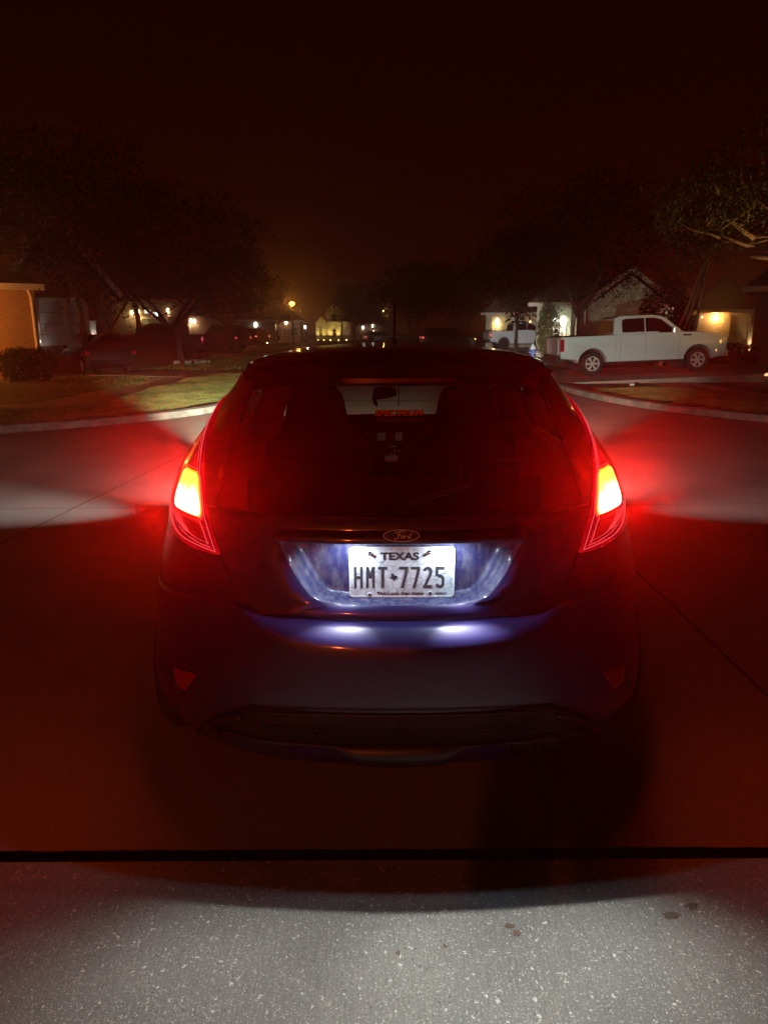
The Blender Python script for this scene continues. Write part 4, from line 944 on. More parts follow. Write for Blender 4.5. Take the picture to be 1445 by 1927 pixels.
def hatch(label, loc, rz, body_m, L=4.3, H=1.50, hz=.92, group=None, **k):
    h = L / 2; g = [(-h + .10, hz - .02), (-h + .22, hz + .25), (-h + .55, H - .08), (-h + .95, H), (.15, H), (.45, H - .06), (h * .62, hz), (h * .62, hz - .02)]
    wn = [[(-h + .62, hz + .06), (-h + .80, H - .14), (-.06, H - .07), (-.06, hz + .05)], [(0, hz + .05), (0, H - .07), (.30, H - .09), (h * .50, hz + .05)]]
    return vehicle('parked_car', label, 'car', loc, rz, body_m, car_outline(L, .2, hz - .10, hz - .02, .36, -h + .75, h - .85, hz=hz), .88, g, (.80, .58), (-h + .75, h - .85), .32, k.get('rim', m('alloy')), wn, group, car_extras(L, .88, hz, k.get('tail'), False, k.get('mark')))
def suv(label, loc, rz, body_m, L=4.8, H=1.76, hz=1.08, group=None, **k):
    h = L / 2; g = [(-h + .06, hz - .02), (-h + .12, hz + .2), (-h + .35, H - .06), (-h + .7, H), (.25, H), (.6, H - .06), (h * .55, hz), (h * .55, hz - .02)]
    wn = [[(-h + .40, hz + .08), (-h + .52, H - .16), (-1.05, H - .10), (-1.05, hz + .07)], [(-.98, hz + .06), (-.98, H - .10), (-.08, H - .08), (-.08, hz + .05)], [(-.02, hz + .05), (-.02, H - .08), (.42, H - .11), (h * .45, hz + .05)]]
    return vehicle('parked_car', label, 'suv', loc, rz, body_m, car_outline(L, .2, hz - .08, hz - .02, .40, -h + .85, h - .92, hz=hz), .95, g, (.88, .66), (-h + .85, h - .92), .37, k.get('rim', m('darkalloy')), wn, group, car_extras(L, .95, hz, k.get('tail'), k.get('rail', False), k.get('mark')))
redlit = emitter('parked_tail_glow', (1, .13, .08), 1.6)
p = at(716, 640, 100); hatch('small silver hatchback parked far up the middle of the street', (p.x, 100, 0), R(10), m('silver'), tail=redlit)
p = at(842, 640, 66); suv('dark wagon with a pale roof rail parked sideways beyond the hatchback roof', (p.x, 66, .0), R(4), m('darkp'), rail=True, tail=redlit, mark=emitter('yellow_marker', (1, .82, .15), 2.2))
p = at(180, 650, 28); hatch('black car hidden in the dark in front of the left garages', (p.x, 28, LZ), R(125), m('maroon'), H=1.42)
cars_g = 'dark cars parked along the left side'
p = at(418, 640, 62); suv('dark van-like car between the dark pickup and the thin street tree', (p.x, 62, .1), R(150), m('maroon'), H=1.95, tail=emitter('tg2', (1, .1, .12), .8))
p = at(468, 640, 80); suv('black car just right of the thin street tree with one red tail lamp', (p.x, 80, .1), R(140), m('maroon'), tail=redlit)
p = at(505, 636, 98); hatch('farthest small dark car below the amber leaves on the left', (p.x, 98, .1), R(120), m('darkp'))

# ================================================================== houses
LAMPS = {}
def lampmat(col, s):
    k = (col, s)
    if k not in LAMPS: LAMPS[k] = emitter('porch_lamp_glow', col, s)
    return LAMPS[k]
def house(label, loc, rz, w_, d_, h_, wall, roof='hip', rh=2.2, feats=(), eave=.45, name='brick_house', group=None, fas=None, roofm=None):
    "facade looks to local -Y, x runs along it from -w/2 to w/2, origin on the ground at the facade's middle"
    rz = rz * .3 - math.atan2(loc[0], loc[1]); H_ = empty(name, loc, rz, label, 'house', group)
    b = MB(); b.box((0, d_ / 2, h_ / 2 - .3), (w_, d_, h_ + .6)); b.build('wall', wall, H_)
    e_ = eave; x0, x1, y0, y1 = -w_ / 2 - e_, w_ / 2 + e_, -e_, d_ + e_
    b = MB(); z0 = h_ + .02
    if roof == 'hip':
        k = min(w_, d_) / 2; rx0, rx1 = (x0 + k, x1 - k) if w_ > d_ else (0, 0)
        ry0, ry1 = (d_ / 2, d_ / 2) if w_ > d_ else (y0 + k, y1 - k)
        b.add([(x0, y0, z0), (x1, y0, z0), (x1, y1, z0), (x0, y1, z0), (rx0, ry0, z0 + rh), (rx1, ry1, z0 + rh), (x0, y0, z0 - .05), (x1, y0, z0 - .05), (x1, y1, z0 - .05), (x0, y1, z0 - .05)],
              [(0, 1, 5, 4), (1, 2, 5), (2, 3, 4, 5), (3, 0, 4), (6, 7, 8, 9), (0, 1, 7, 6), (1, 2, 8, 7), (2, 3, 9, 8), (3, 0, 6, 9)] if w_ > d_ else [(0, 1, 4), (1, 2, 5, 4), (2, 3, 5), (3, 0, 4, 5), (6, 7, 8, 9), (0, 1, 7, 6), (1, 2, 8, 7), (2, 3, 9, 8), (3, 0, 6, 9)])
    else:   # gable end towards the street
        b.prism([(x0, z0 - .05), (0, z0 + rh), (x1, z0 - .05), (x1, z0 - .17), (0, z0 + rh - .14), (x0, z0 - .17)], y0, y1, 'Y')
        MB().prism([(-w_ / 2, h_), (w_ / 2, h_), (0, h_ + rh * w_ / (w_ + 2 * e_) - .02)], .0, d_, 'Y').build('gable_wall', wall, H_)
        for sg in (-1, 1):
            L_ = math.hypot(x1, rh + .05); an = math.atan2(rh + .05, x1)
            MB().box((sg * x1 / 2, y0 - .03, z0 + rh / 2 - .10), (L_, .05, .20), ry=sg * an).build('rake_board', fas or m('fascia'), H_)
    b.build('roof', roofm or m('shingle'), H_)
    if roof == 'hip':
        MB().box((0, y0 - .02, z0 - .09), (w_ + 2 * e_, .05, .20)).build('fascia', fas or m('fascia'), H_)
        MB().box((x1 + .02, d_ / 2, z0 - .09), (.05, d_ + 2 * e_, .20)).build('fascia', fas or m('fascia'), H_)
        MB().box((x0 - .02, d_ / 2, z0 - .09), (.05, d_ + 2 * e_, .20)).build('fascia', fas or m('fascia'), H_)
    for f in feats:
        t = f[0]
        if t == 'garage':
            _, x, gw, gh = f[:4]
            dr = MB().box((x, .03, gh / 2), (gw, .08, gh)).build('garage_door', m('gdoor'), H_)
            b = MB()
            for j in range(1, 4): b.box((x, -.012, gh * j / 4), (gw - .02, .006, .02))
            b.build('panel_groove', m('joint'), dr)
            b = MB(); b.box((x, -.05, gh + .07), (gw + .28, .10, .14)); 
            for sg in (-1, 1): b.box((x + sg * (gw / 2 + .07), -.05, gh / 2 - .001), (.14, .10, gh))
            b.build('door_frame', m('fascia'), H_)
        elif t == 'window':
            _, x, z, ww, wh = f[:5]; glow = f[5] if len(f) > 5 else None
            wf = MB(); T = .06
            for sx_ in (-1, 1): wf.box((x + sx_ * ww / 2, -.03, z), (T, .08, wh + T))
            for sz__ in (-1, 1): wf.box((x, -.031, z + sz__ * wh / 2), (ww - T, .08, T))
            wf.box((x, -.025, z), (.03, .04, wh - T)); wf.box((x, -.0255, z), (ww - T, .04, .03))
            wf = wf.build('window', m('fascia'), H_); MB().box((x, -.004, z), (ww - .02, .012, wh - .02)).build('pane', glow or m('dglass'), wf)
        elif t == 'door':
            _, x, dw, dh = f[:4]; dr = MB().box((x, -.01, dh / 2), (dw, .06, dh)).build('door', m('wdoor'), H_); MB().box((x + dw * .38, -.06, dh * .48), (.03, .06, .12)).build('handle', m('chrome'), dr)
            b = MB(); b.box((x, -.03, dh + .06), (dw + .24, .10, .12))
            for sg in (-1, 1): b.box((x + sg * (dw / 2 + .06), -.03, dh / 2 - .001), (.12, .10, dh))
            b.build('door_frame', m('fascia'), H_)
        elif t == 'lamp':
            _, x, z, col, pw = f[:5]; r_ = f[5] if len(f) > 5 else .07; yo = f[6] if len(f) > 6 else -.16
            lp = MB().lathe([(.03, r_ * 1.7), (.055, r_ * 1.35), (r_, r_ * .8), (r_ * .9, -r_), (.02, -r_ * 1.4)], (x, yo, z), 'Z', 12).build('porch_lamp', lampmat(col, 9.0 if r_ > .06 else 6.0), H_, smooth=True)
            MB().box((x, yo / 2, z + r_ * 1.5), (.03, abs(yo), .03)).build('lamp_bracket', m('trim'), lp)
            if pw: light('porch_lamp_light', 'POINT', (x, yo - .12, z - r_ * 2.2 - .05), pw * .30, col, lp, rad=.05)
        elif t == 'pier':
            _, x, pw_, ph = f[:4]; MB().box((x, -.12, ph / 2), (pw_, .24, ph)).build('stone_pier', m('stone'), H_); MB().box((x, -.12, ph + .05), (pw_ + .1, .32, .10)).build('pier_cap', m('fascia'), H_)
        elif t == 'uplight':
            _, x, col, pw = f[:4]; yo = f[4] if len(f) > 4 else -.5
            u = MB().lathe([(.04, 0), (.07, .10), (.075, .16), (.05, .165)], (x, yo, .05), 'Z', 12).build('uplight', lampmat(col, 8.0), H_, smooth=True)
            light('uplight_beam', 'SPOT', (x, yo, .26), pw, col, u, aim=(x, -.02, 2.0), size=70, blend=1, rad=.03)
        elif t == 'downspout':
            _, x, z1 = f[:3]; MB().tube([(x - .14, -e_ + .05, z1), (x - .10, -.25, z1 - .12), (x, -.08, z1 - .35), (x, -.08, .15), (x + .05, -.2, .05)], .06, 8).build('downspout', m('fascia'), H_)
        elif t == 'porch_column':
            _, x, ph = f[:3]; MB().tube([(x, -1.3, 0), (x, -1.3, ph)], .13, 10).build('porch_column', m('fascia'), H_)
        elif t == 'arch':
            _, x, aw, ah = f[:4]; pts = [(x - aw / 2, 0), (x - aw / 2, ah - aw * .25)] + [(x + aw / 2 * math.cos(R(180 - 18 * k)), ah - aw * .25 + aw * .25 * math.sin(R(180 - 18 * k))) for k in range(1, 10)] + [(x + aw / 2, ah - aw * .25), (x + aw / 2, 0)]
            MB().prism(pts, -.02, .06, 'Y').build('arched_recess', m('gdoor') if len(f) < 5 else f[4], H_)
    return H_
warm, amb, cool, yel = (1, .66, .34), (1, .32, .05), (.85, .95, 1.0), (1, .80, .30)
# left side, nearest first
p = at(77, 620, 24); w1 = 9.0; r1 = R(6)
house('tan brick house corner glowing amber, at the left edge of the photo', (p.x - w1 / 2 * .905, 24 - w1 / 2 * .42, LZ), 0, w1, 9, 3.02, m('brickr'), 'hip', 2.4,
      [('downspout', w1 / 2 - .12, 3.0), ('lamp', w1 / 2 - 3.2, 2.2, amb, 1400, .07, -.9), ('downspout', w1 / 2 - 1.75, 3.0)], eave=.25)
p = at(122, 620, 31)
house('dark gabled house with two garage doors and small white uplights on its piers', (p.x, 31, 1.0), R(-6), 3.9, 6, 2.1, m('brickd'), 'gable', 3.0,
      [('garage', -.45, .95, 1.80), ('garage', .55, .62, 1.80), ('pier', -1.12, .24, .92), ('pier', 1.12, .24, .92), ('uplight', -1.02, (1, .97, .85), 16, -.34), ('uplight', 1.14, (1, .97, .85), 16, -.34)], name='garage_house', fas=mat('pale_rake', (.62, .60, .62), .6))
p = at(187, 620, 33)
house('low brick entry wing with a brown door under a pale eave, beside the twin garages', (p.x, 33, 1.0), R(-8), .95, 5, 2.05, m('brickr'), 'hip', 1.2, [('door', -.10, .42, 1.55), ('uplight', .36, amb, 12, -.45)], eave=.30, name='entry_wing')
p = at(284, 620, 50)
house('dark house with yellow and blue-white lamps left of the forked tree', (p.x, 50, LZ), R(-4), 5.0, 9, 3.6, m('brickd'), 'hip', 3.0,
      [('lamp', -1.12, 2.76, yel, 40, .09), ('lamp', -.73, 2.84, yel, 70, .14), ('window', -.10, 2.84, .42, .26, lampmat(cool, 1.6)), ('window', .34, 2.66, .46, .28, lampmat(cool, 3.0)), ('garage', .25, 1.6, 2.35), ('lamp', 1.23, 2.88, warm, 8, .11), ('pier', 1.30, .10, 2.5), ('lamp', 1.18, 1.85, warm, 2, .07)])
p = at(370, 620, 66)
house('house with paired round porch lamps right of the forked tree', (p.x, 66, LZ), R(-5), 5.6, 9, 3.0, m('brickr'), 'hip', 2.6,
      [('lamp', -1.34, 2.8, warm, 8, .11), ('lamp', -.42, 2.45, (1, .85, .6), 40, .12), ('lamp', -.12, 2.42, (1, .85, .6), 30, .12), ('window', 1.6, 1.6, .8, 1.3), ('door', -1.0, .8, 2.0), ('uplight', -1.4, amb, 8, -.4)])
p = at(404, 620, 74)
house('narrow gable-fronted house with a lit cream gable, left of the thin street tree', (p.x, 74, LZ), R(-8), 2.6, 8, 2.3, m('stone'), 'gable', 1.5, [('lamp', .91, 2.55, warm, 10, .10), ('uplight', -.3, warm, 22, -1.4), ('window', -.2, 1.5, .8, 1.1)])
p = at(446, 620, 90)
house('low dark house behind the thin street tree', (p.x, 90, LZ), R(-14), 9.0, 9, 2.9, m('brickd'), 'hip', 2.6, [('lamp', -1.8, 2.9, warm, 4, .09), ('lamp', 2.3, 2.3, (.9, 1, .8), 22, .20), ('window', 0, 1.6, 1.4, 1.2), ('uplight', 3.6, warm, 5)])
p = at(522, 620, 106)
house('brick house with a tall amber lit wall beside the street lamp', (p.x, 106, LZ), R(-20), 6.5, 9, 3.0, m('brickr'), 'hip', 2.6, [('lamp', -.38, 2.2, (1, .8, .4), 30, .16), ('lamp', 1.3, 2.75, (1, .85, .6), 8, .19), ('door', .2, .8, 2.2), ('uplight', .2, amb, 30), ('window', 2.4, 1.5, 1.0, 1.2)])
p = at(628, 620, 118)
hd = house('two-storey cream house with a steep dormer gable, uplit yellow, at the street bend', (p.x, 118, 0), R(0), 2.3, 6, 4.25, m('stone'), 'gable', 1.5, [('window', .1, 3.7, .8, 1.2), ('uplight', -.55, (1, .74, .18), 420, -.9), ('uplight', .75, (1, .74, .18), 420, -.9), ('window', .1, 1.3, .6, 1.3), ('pier', -1.02, .22, 4.0)], fas=m('fascia'), name='gabled_house', eave=.25)
MB().prism([(-.9, 2.85), (1.3, 2.85), (1.3, 3.02), (-.9, 3.02)], -.16, -.05, 'Y').build('porch_roof', m('fascia'), hd)
p = at(605, 620, 119)
house('lower cream wing left of the dormer gable, uplit yellow', (p.x, 119, 0), R(0), 1.8, 6, 2.7, m('stone'), 'gable', 1.1, [('uplight', -.6, (1, .74, .18), 260, -.8), ('uplight', .35, (1, .74, .18), 300, -.8), ('window', -.1, 1.4, .5, 1.5)], name='house_wing', eave=.2)
p = at(652, 620, 119); house('small arched entry lit cream right of the dormer gable', (p.x, 119, 0), R(-4), 1.5, 6, 3.0, m('stone'), 'hip', .7, [('arch', 0, 1.1, 2.9, m('fascia')), ('uplight', 0, (1, .7, .35), 40, -1.2)], name='house_entry', eave=.1)
p = at(690, 620, 150)
house('farthest low house under orange leaves with two white lamps', (p.x, 150, 0), R(2), 10.0, 9, 3.0, m('brickr'), 'hip', 2.2, [('lamp', -.76, 2.2, (1, .95, .8), 12, .20), ('lamp', 1.3, 2.5, (1, .97, .9), 12, .22), ('lamp', 1.3, 1.5, (1, .97, .9), 0, .14), ('window', -3, 1.4, 1, 1.2), ('lamp', -3.3, 1.2, (1, .3, .1), 0, .14)])
# right side
p = at(962, 620, 66)
house('stone house with a warm porch lamp behind the far white pickup', (p.x, 66, LZ), R(6), 4.6, 9, 3.0, m('stone'), 'hip', 2.6, [('lamp', -1.29, 2.30, (1, .72, .28), 120, .16), ('window', .6, 1.7, 1.3, 1.3), ('lamp', 1.6, 2.2, (1, .7, .3), 14, .06), ('pier', -1.9, .3, 2.6)])
p = at(1098, 620, 41)
h9 = house('pale stone house with two glaring porch lamps and columns behind the near white pickup bed', (p.x, 41, LZ), R(5), 5.2, 9, 2.95, m('stone'), 'hip', 2.6,
      [('lamp', -1.60, 1.95, (.82, 1, .80), 50, .15), ('lamp', -1.13, 1.95, (.82, 1, .80), 60, .17), ('porch_column', -1.95, 2.8), ('porch_column', -.62, 2.8), ('porch_column', -.30, 2.8), ('uplight', -.86, (1, .95, .5), 90, -.4), ('uplight', .40, (1, .95, .5), 150, -.6), ('uplight', 1.7, (1, .92, .5), 80, -.7), ('window', 1.12, 1.75, .55, 1.7), ('door', -1.45, .7, 1.9), ('window', -1.45, 1.3, .4, .5, lampmat(warm, .25))])
p = at(1180, 620, 39)
house('dim stone gable lit from below right of the porch house, over the near pickup cab', (p.x, 39.0, LZ), R(4), 4.4, 9, 2.6, m('stone'), 'gable', 2.0, [('uplight', .2, (1, .80, .50), 50, -3.2), ('window', 0, 1.6, .9, 1.2), ('lamp', 1.95, 2.55, (1, .9, .6), 3, .07)], name='gabled_house', fas=m('fascia'))
p = at(1357, 620, 50)
house('brown shingled house with an amber lamp between two pale garage doors, at the right', (p.x, 50, LZ), R(0), 4.3, 9, 2.75, m('stone'), 'hip', 2.4,
      [('garage', 1.05, 1.15, 2.40), ('arch', -1.12, 1.25, 2.55), ('lamp', -.46, 2.62, (1, .46, .11), 420, .15), ('pier', 1.78, .24, 1.65), ('uplight', 1.80, (1, .66, .30), 70, -.45), ('lamp', -1.3, 2.3, (1, .6, .25), 6, .04)], eave=.30, name='brick_house')
p = at(1430, 620, 27)
house('unlit dark house wall cut off by the right edge', (p.x + 1.75, 27, LZ), R(-4), 3.6, 9, 3.0, m('brickd'), 'hip', 2.2, [('window', .2, 1.6, 1.0, 1.2)], name='brick_house')

# ================================================================== trees
def tube_limb(b, p0, d, L, r0, r1, rng, wob=.12, n=6):
    pts = [Vector(p0)]; d = Vector(d).normalized()
    for i in range(n):
        d = (d + Vector((rng.uniform(-wob, wob), rng.uniform(-wob, wob), rng.uniform(-wob * .5, wob)))).normalized(); pts.append(pts[-1] + d * L / n)
    b.tube(pts, [r0 + (r1 - r0) * i / n for i in range(n + 1)], 8); return pts, d
def tree(label, loc, seed, trunks, crown, nleaf, lsize=.16, leafm=None, barkm=None, name='street_tree', group=None, limbs=3, limb_l=2.2, sub=2):
    "trunks: list of (dx, dy, lean vector, length, radius); crown: (centre, radii)"
    rng = random.Random(seed); T = empty(name, loc, 0, label, 'tree', group); b = MB(); ends = []
    for dx, dy, ln, L, r0 in trunks:
        pts, d = tube_limb(b, (dx, dy, -.1), ln, L, r0, r0 * .62, rng, .07, 8)
        b.tube([(dx, dy, -.1), (dx, dy, .22)], [r0 * 1.5, r0], 10)
        for k in range(limbs):
            a = 2 * PI * (k + rng.random() * .6) / max(1, limbs); q = pts[-1 - rng.randint(0, 2)]
            p2, d2 = tube_limb(b, q, (math.cos(a), math.sin(a), rng.uniform(.5, 1.1)), limb_l * rng.uniform(.8, 1.2), r0 * .5, r0 * .2, rng, .2, 6); ends.append(p2[-1])
            for j in range(sub):
                a2 = rng.uniform(0, 2 * PI); p3, _ = tube_limb(b, p2[rng.randint(2, 5)], (math.cos(a2), math.sin(a2), rng.uniform(.1, .9)), limb_l * .7, r0 * .22, r0 * .06, rng, .25, 5); ends.append(p3[-1])
    b.build('trunk', barkm or m('bark'), T, smooth=True)
    c_, rad = Vector(crown[0]), crown[1]; vs, fs = [], []; cl = []
    ncl = max(12, nleaf // 45)
    for k in range(ncl):
        while True:
            u = Vector((rng.uniform(-1, 1), rng.uniform(-1, 1), rng.uniform(-1, 1)))
            if .25 < u.length < 1: break
        cl.append(c_ + Vector((u.x * rad[0], u.y * rad[1], u.z * rad[2])))
    cl += ends * 2
    for k in range(nleaf):
        q = rng.choice(cl); s_ = rng.gauss(0, 1) * .0; g_ = min(rad) * .22
        p_ = q + Vector((rng.gauss(0, g_), rng.gauss(0, g_), rng.gauss(0, g_ * .7)))
        a = Vector((rng.uniform(-1, 1), rng.uniform(-1, 1), rng.uniform(-1, 1))).normalized(); e_ = a.orthogonal().normalized(); sz_ = lsize * rng.uniform(.5, 1.2)
        k0 = len(vs); vs += [p_ + a * sz_, p_ + e_ * sz_ * .42, p_ - a * sz_, p_ - e_ * sz_ * .42]; fs.append((k0, k0 + 1, k0 + 2, k0 + 3))
    b = MB(); b.add(vs, fs); me = bpy.data.meshes.new('crown'); me.from_pydata(b.v, [], b.f); me.materials.append(leafm or m('leaf_shaded')); o = bpy.data.objects.new('crown', me); C.objects.link(o); o.parent = T
    return T
def base(px, Y, dz=LZ): q = at(px, 640, Y); return (q.x, Y, dz)
tree('large dark oak with a forked trunk in a stone-edged ring, left of the hatchback', base(338, 36), 11, [(0, 0, (-.02, 0, 1), 1.9, .20)], ((0, 0, 5.6), (4.4, 3.6, 2.4)), 12000, .10, limbs=4, limb_l=3.4, barkm=m('bark_shaded'))
b = MB(); random.seed(8)
tree('Y-shaped dark tree in front of the twin garage doors', base(162, 26), 12, [(0, 0, (.03, 0, 1), 1.55, .16)], ((-.3, 0, 5.6), (3.6, 2.6, 2.2)), 11000, .085, limbs=2, limb_l=2.6, barkm=m('bark_shaded'))
tree('thin street tree left of the hatchback roof', base(441, 52), 13, [(0, 0, (0, 0, 1), 2.5, .12)], ((0, 0, 5.0), (2.6, 2.4, 1.9)), 3200, .18, limbs=3, barkm=m('bark_shaded'))
tree('tall pale palm-like trunk lit yellow behind the dark pickup cab', base(269, 47), 14, [(0, 0, (-.10, 0, 1), 4.6, .20)], ((-.5, 0, 5.6), (1.8, 1.6, 1.2)), 1500, .2, limbs=3, limb_l=1.4)
tree('dark leafy tree with an amber lit edge beside the street lamp', base(520, 92), 15, [(0, 0, (0, 0, 1), 2.4, .16)], ((-.6, 0, 5.2), (2.6, 2.2, 2.6)), 2600, .22, leafm=m('leaf'))
tree('dim broad tree between the dormer house and the farthest lamps', base(668, 112), 16, [(0, 0, (0, 0, 1), 2.6, .2)], ((0, 0, 6.2), (3.6, 3.2, 2.4)), 3600, .20, leafm=m('leaf'))
tree('small orange lit tree over the silver hatchback', base(700, 128), 26, [(0, 0, (0, 0, 1), 2.6, .16)], ((0, 0, 5.4), (3.0, 2.6, 1.6)), 2600, .20, leafm=m('leaf'))
tr_g = 'pale twin trunks behind the dark wagon'
for i, (px, Y, sd) in enumerate(((772, 82, 17), (792, 84, 18), (846, 86, 19), (868, 88, 20))):
    lab = ['leftmost pale leaning trunk left of the dark wagon', 'second pale trunk left of the dark wagon', 'forked pale trunk above the rear half of the dark wagon', 'forked pale trunk above the front half of the dark wagon'][i]
    tree(lab, base(px, Y), sd, [(0, 0, (.10 * (-1) ** i, 0, 1), 3.2, .17), (.5, .1, (.22, 0, 1), 3.0, .13)] if i > 1 else [(0, 0, (-.08, 0, 1), 3.4, .17)], ((0, 0, 6.4), (4.2, 3, 2.6)), 3600, .20, group='street trees behind the dark wagon', limbs=2)
tree('slim dark trunk in front of the far white pickup cab', base(970, 50), 21, [(0, 0, (.03, 0, 1), 2.6, .11)], ((0, 0, 5.4), (3.4, 2.8, 2.2)), 4200, .19, barkm=m('bark_shaded'))
tree('slim dark trunk in front of the far white pickup hood, behind the hydrant', base(1008, 46), 22, [(0, 0, (-.06, 0, 1), 2.5, .14)], ((.4, 0, 5.6), (3.2, 2.8, 2.2)), 4200, .19, barkm=m('bark_shaded'))
tree('thick dark trunk standing before the porch lamps, over the pickup bed', base(1091, 33), 23, [(0, 0, (.0, 0, 1), 2.7, .24)], ((0, 0, 5.6), (3.8, 3.0, 2.6)), 12000, .095, leafm=m('leaf_shaded'), limbs=4, barkm=m('bark_shaded'))
tree('right-hand tree with three slim slanting trunks above the pickup hood', base(1268, 27), 24, [(-.55, 0, (.36, 0, 1), 4.6, .075), (-.05, .3, (.34, 0, 1), 4.5, .065), (.35, 0, (.37, 0, 1), 4.7, .08)], ((1.2, 0, 5.6), (2.4, 2.0, 1.3)), 3200, .13, leafm=m('leaf'), limbs=2, limb_l=1.4)
# big oak at the right edge: limbs reach in from its trunk outside the frame
T = empty('live_oak', (13.9, 21.5, LZ), 0, 'spreading live oak with amber lit limbs reaching in from the right edge', 'tree'); b = MB()
b.tube([(0, 0, -.1), (.05, 0, 1.2), (.0, 0, 2.4)], [.50, .38, .34], 12)
for pts, r0 in (([(0, 0, 2.2), (-.9, -.1, 2.75), (-1.8, .0, 3.10), (-2.7, -.1, 3.45), (-3.4, 0, 3.52)], .20), ([(0, 0, 2.4), (-.7, .2, 3.3), (-1.6, .1, 4.05), (-2.4, .2, 4.15), (-3.3, .1, 4.05)], .20),
                ([(-.9, -.1, 2.9), (-1.7, .2, 3.35), (-2.5, .2, 3.62), (-3.6, .1, 3.85), (-4.3, 0, 4.1)], .11), ([(0, 0, 2.3), (.8, .3, 3.5), (1.5, .6, 4.6)], .22), ([(-1.2, .1, 3.7), (-1.5, .0, 4.6), (-1.7, .2, 5.6)], .12), ([(-2.4, .2, 4.15), (-2.9, .1, 4.7), (-3.6, .2, 5.3)], .07), ([(-3.3, .1, 4.0), (-4.0, 0, 4.4), (-4.6, .1, 5.0)], .07)):
    pp = smooth_line([(p_[0], p_[1]) for p_ in pts], 0); n = len(pts); b.tube(pts, [r0 * (1 - .7 * i / (n - 1)) for i in range(n)], 8)
rng = random.Random(5); ends = []
for k in range(46):
    q = Vector((rng.uniform(-4.6, .6), rng.uniform(-.6, .8), rng.uniform(3.9, 5.4))); p3, _ = tube_limb(b, q, (rng.uniform(-1, .6), rng.uniform(-.8, .8), rng.uniform(-.1, 1)), rng.uniform(.8, 1.5), .035, .01, rng, .35, 5); ends += p3[2:]
b.build('trunk', m('bark'), T, smooth=True)
vs, fs = [], []
for k in range(17000):
    if k % 3 == 0: q = rng.choice(ends) + Vector((rng.gauss(0, .16), rng.gauss(0, .25), rng.gauss(0, .14)))
    else:
        q = Vector((rng.uniform(-5.6, 3.0), rng.uniform(-2.4, 2.6), 0)); top_ = 8.0 - .12 * (q.x + 1) ** 2; bot_ = 4.15 + .5 * math.sin(q.x * 2.3) * math.cos(q.y * 1.7) + .03 * (q.x + 2) ** 2
        q.z = bot_ + (top_ - bot_) * rng.random() ** 1.5
        if math.sin(q.x * 3.1 + q.y) * math.sin(q.z * 2.7 + q.y * 2) < -.35: continue
    a = Vector((rng.uniform(-1, 1), rng.uniform(-1, 1), rng.uniform(-1, 1))).normalized(); e_ = a.orthogonal().normalized(); s_ = rng.uniform(.03, .075)
    k0 = len(vs); vs += [q + a * s_, q + e_ * s_ * .45, q - a * s_, q - e_ * s_ * .45]; fs.append((k0, k0 + 1, k0 + 2, k0 + 3))
me = bpy.data.meshes.new('crown'); me.from_pydata(vs, [], fs); me.materials.append(m('leaf')); o = bpy.data.objects.new('crown', me); C.objects.link(o); o.parent = T
gl_ = empty('oak_fill_lamp', (12.6, 19.2, LZ), 0, 'unseen amber spotlight added beyond the right edge to light the live oak', 'garden light')  # unseen lamp, added to light the oak limbs amber
MB().tube([(0, 0, 0), (0, 0, .18)], .015, 6).build('stake', m('trim'), gl_); MB().lathe([(.05, .18), (.07, .30), (.068, .31)], (0, 0, 0), 'Z', 12).build('lamp_head', lampmat((1, .6, .25), 3.0), gl_)
light('oak_fill_beam', 'SPOT', (0, 0, .36), 900, (1, .58, .20), gl_, aim=(-1.9, 2.2, 3.9), size=95, blend=.9, rad=.05)
# shrubs
def shrub(label, loc, rad, n, seed, leafm=None, ls=.05, group=None):
    rng = random.Random(seed); T = empty('shrub', loc, 0, label, 'shrub', group); vs, fs = [], []; b = MB()
    for k in range(5):
        a = 2 * PI * k / 5; b.tube([(0, 0, -.05), (math.cos(a) * rad[0] * .4, math.sin(a) * rad[1] * .4, rad[2])], [.03, .012], 5)
    b.build('stem', m('bark'), T)
    for k in range(n):
        u = Vector((rng.gauss(0, 1), rng.gauss(0, 1), rng.gauss(0, 1))).normalized() * (rng.random() ** .25) * (1 + .12 * math.sin(5 * k))
        q = Vector((u.x * rad[0], u.y * rad[1], rad[2] + u.z * rad[2])); a = Vector((rng.uniform(-1, 1), rng.uniform(-1, 1), rng.uniform(-1, 1))).normalized(); e_ = a.orthogonal().normalized(); s_ = ls * rng.uniform(.6, 1.3)
        k0 = len(vs); vs += [q + a * s_, q + e_ * s_ * .5, q - a * s_, q - e_ * s_ * .5]; fs.append((k0, k0 + 1, k0 + 2, k0 + 3))
    me = bpy.data.meshes.new('foliage'); me.from_pydata(vs, [], fs); me.materials.append(leafm or m('leaf_shaded')); o = bpy.data.objects.new('foliage', me); C.objects.link(o); o.parent = T
shrub('clipped dark shrub below the amber brick wall, nearest the left edge', base(30, 22.6), (.65, .5, .52), 2600, 31)
shrub('clipped dark shrub below the downspout of the amber brick house', base(68, 23.0), (.5, .5, .52), 2200, 32)
shrub('low shrub with sunlit-looking leaves beside the brown entry door', base(212, 31), (.5, .4, .75), 1400, 33, m('leaf'))
shrub('large round dark bush above the cab of the near white pickup', base(1246, 31), (1.15, .9, 1.75), 6500, 34, ls=.07)
shrub('tall bush lit green beside the glaring porch lamps', base(1030, 39.2), (.62, .55, 1.45), 3600, 35, m('leaf'), .06)
shrub('dark shrub below the amber garage door on the right', base(1385, 26.5), (.95, .5, .5), 3000, 36)
shrub('leafy vine-like shrub left of the amber lamp on the right house', base(1296, 27.8), (.22, .22, 1.1), 1200, 37, m('leaf'))
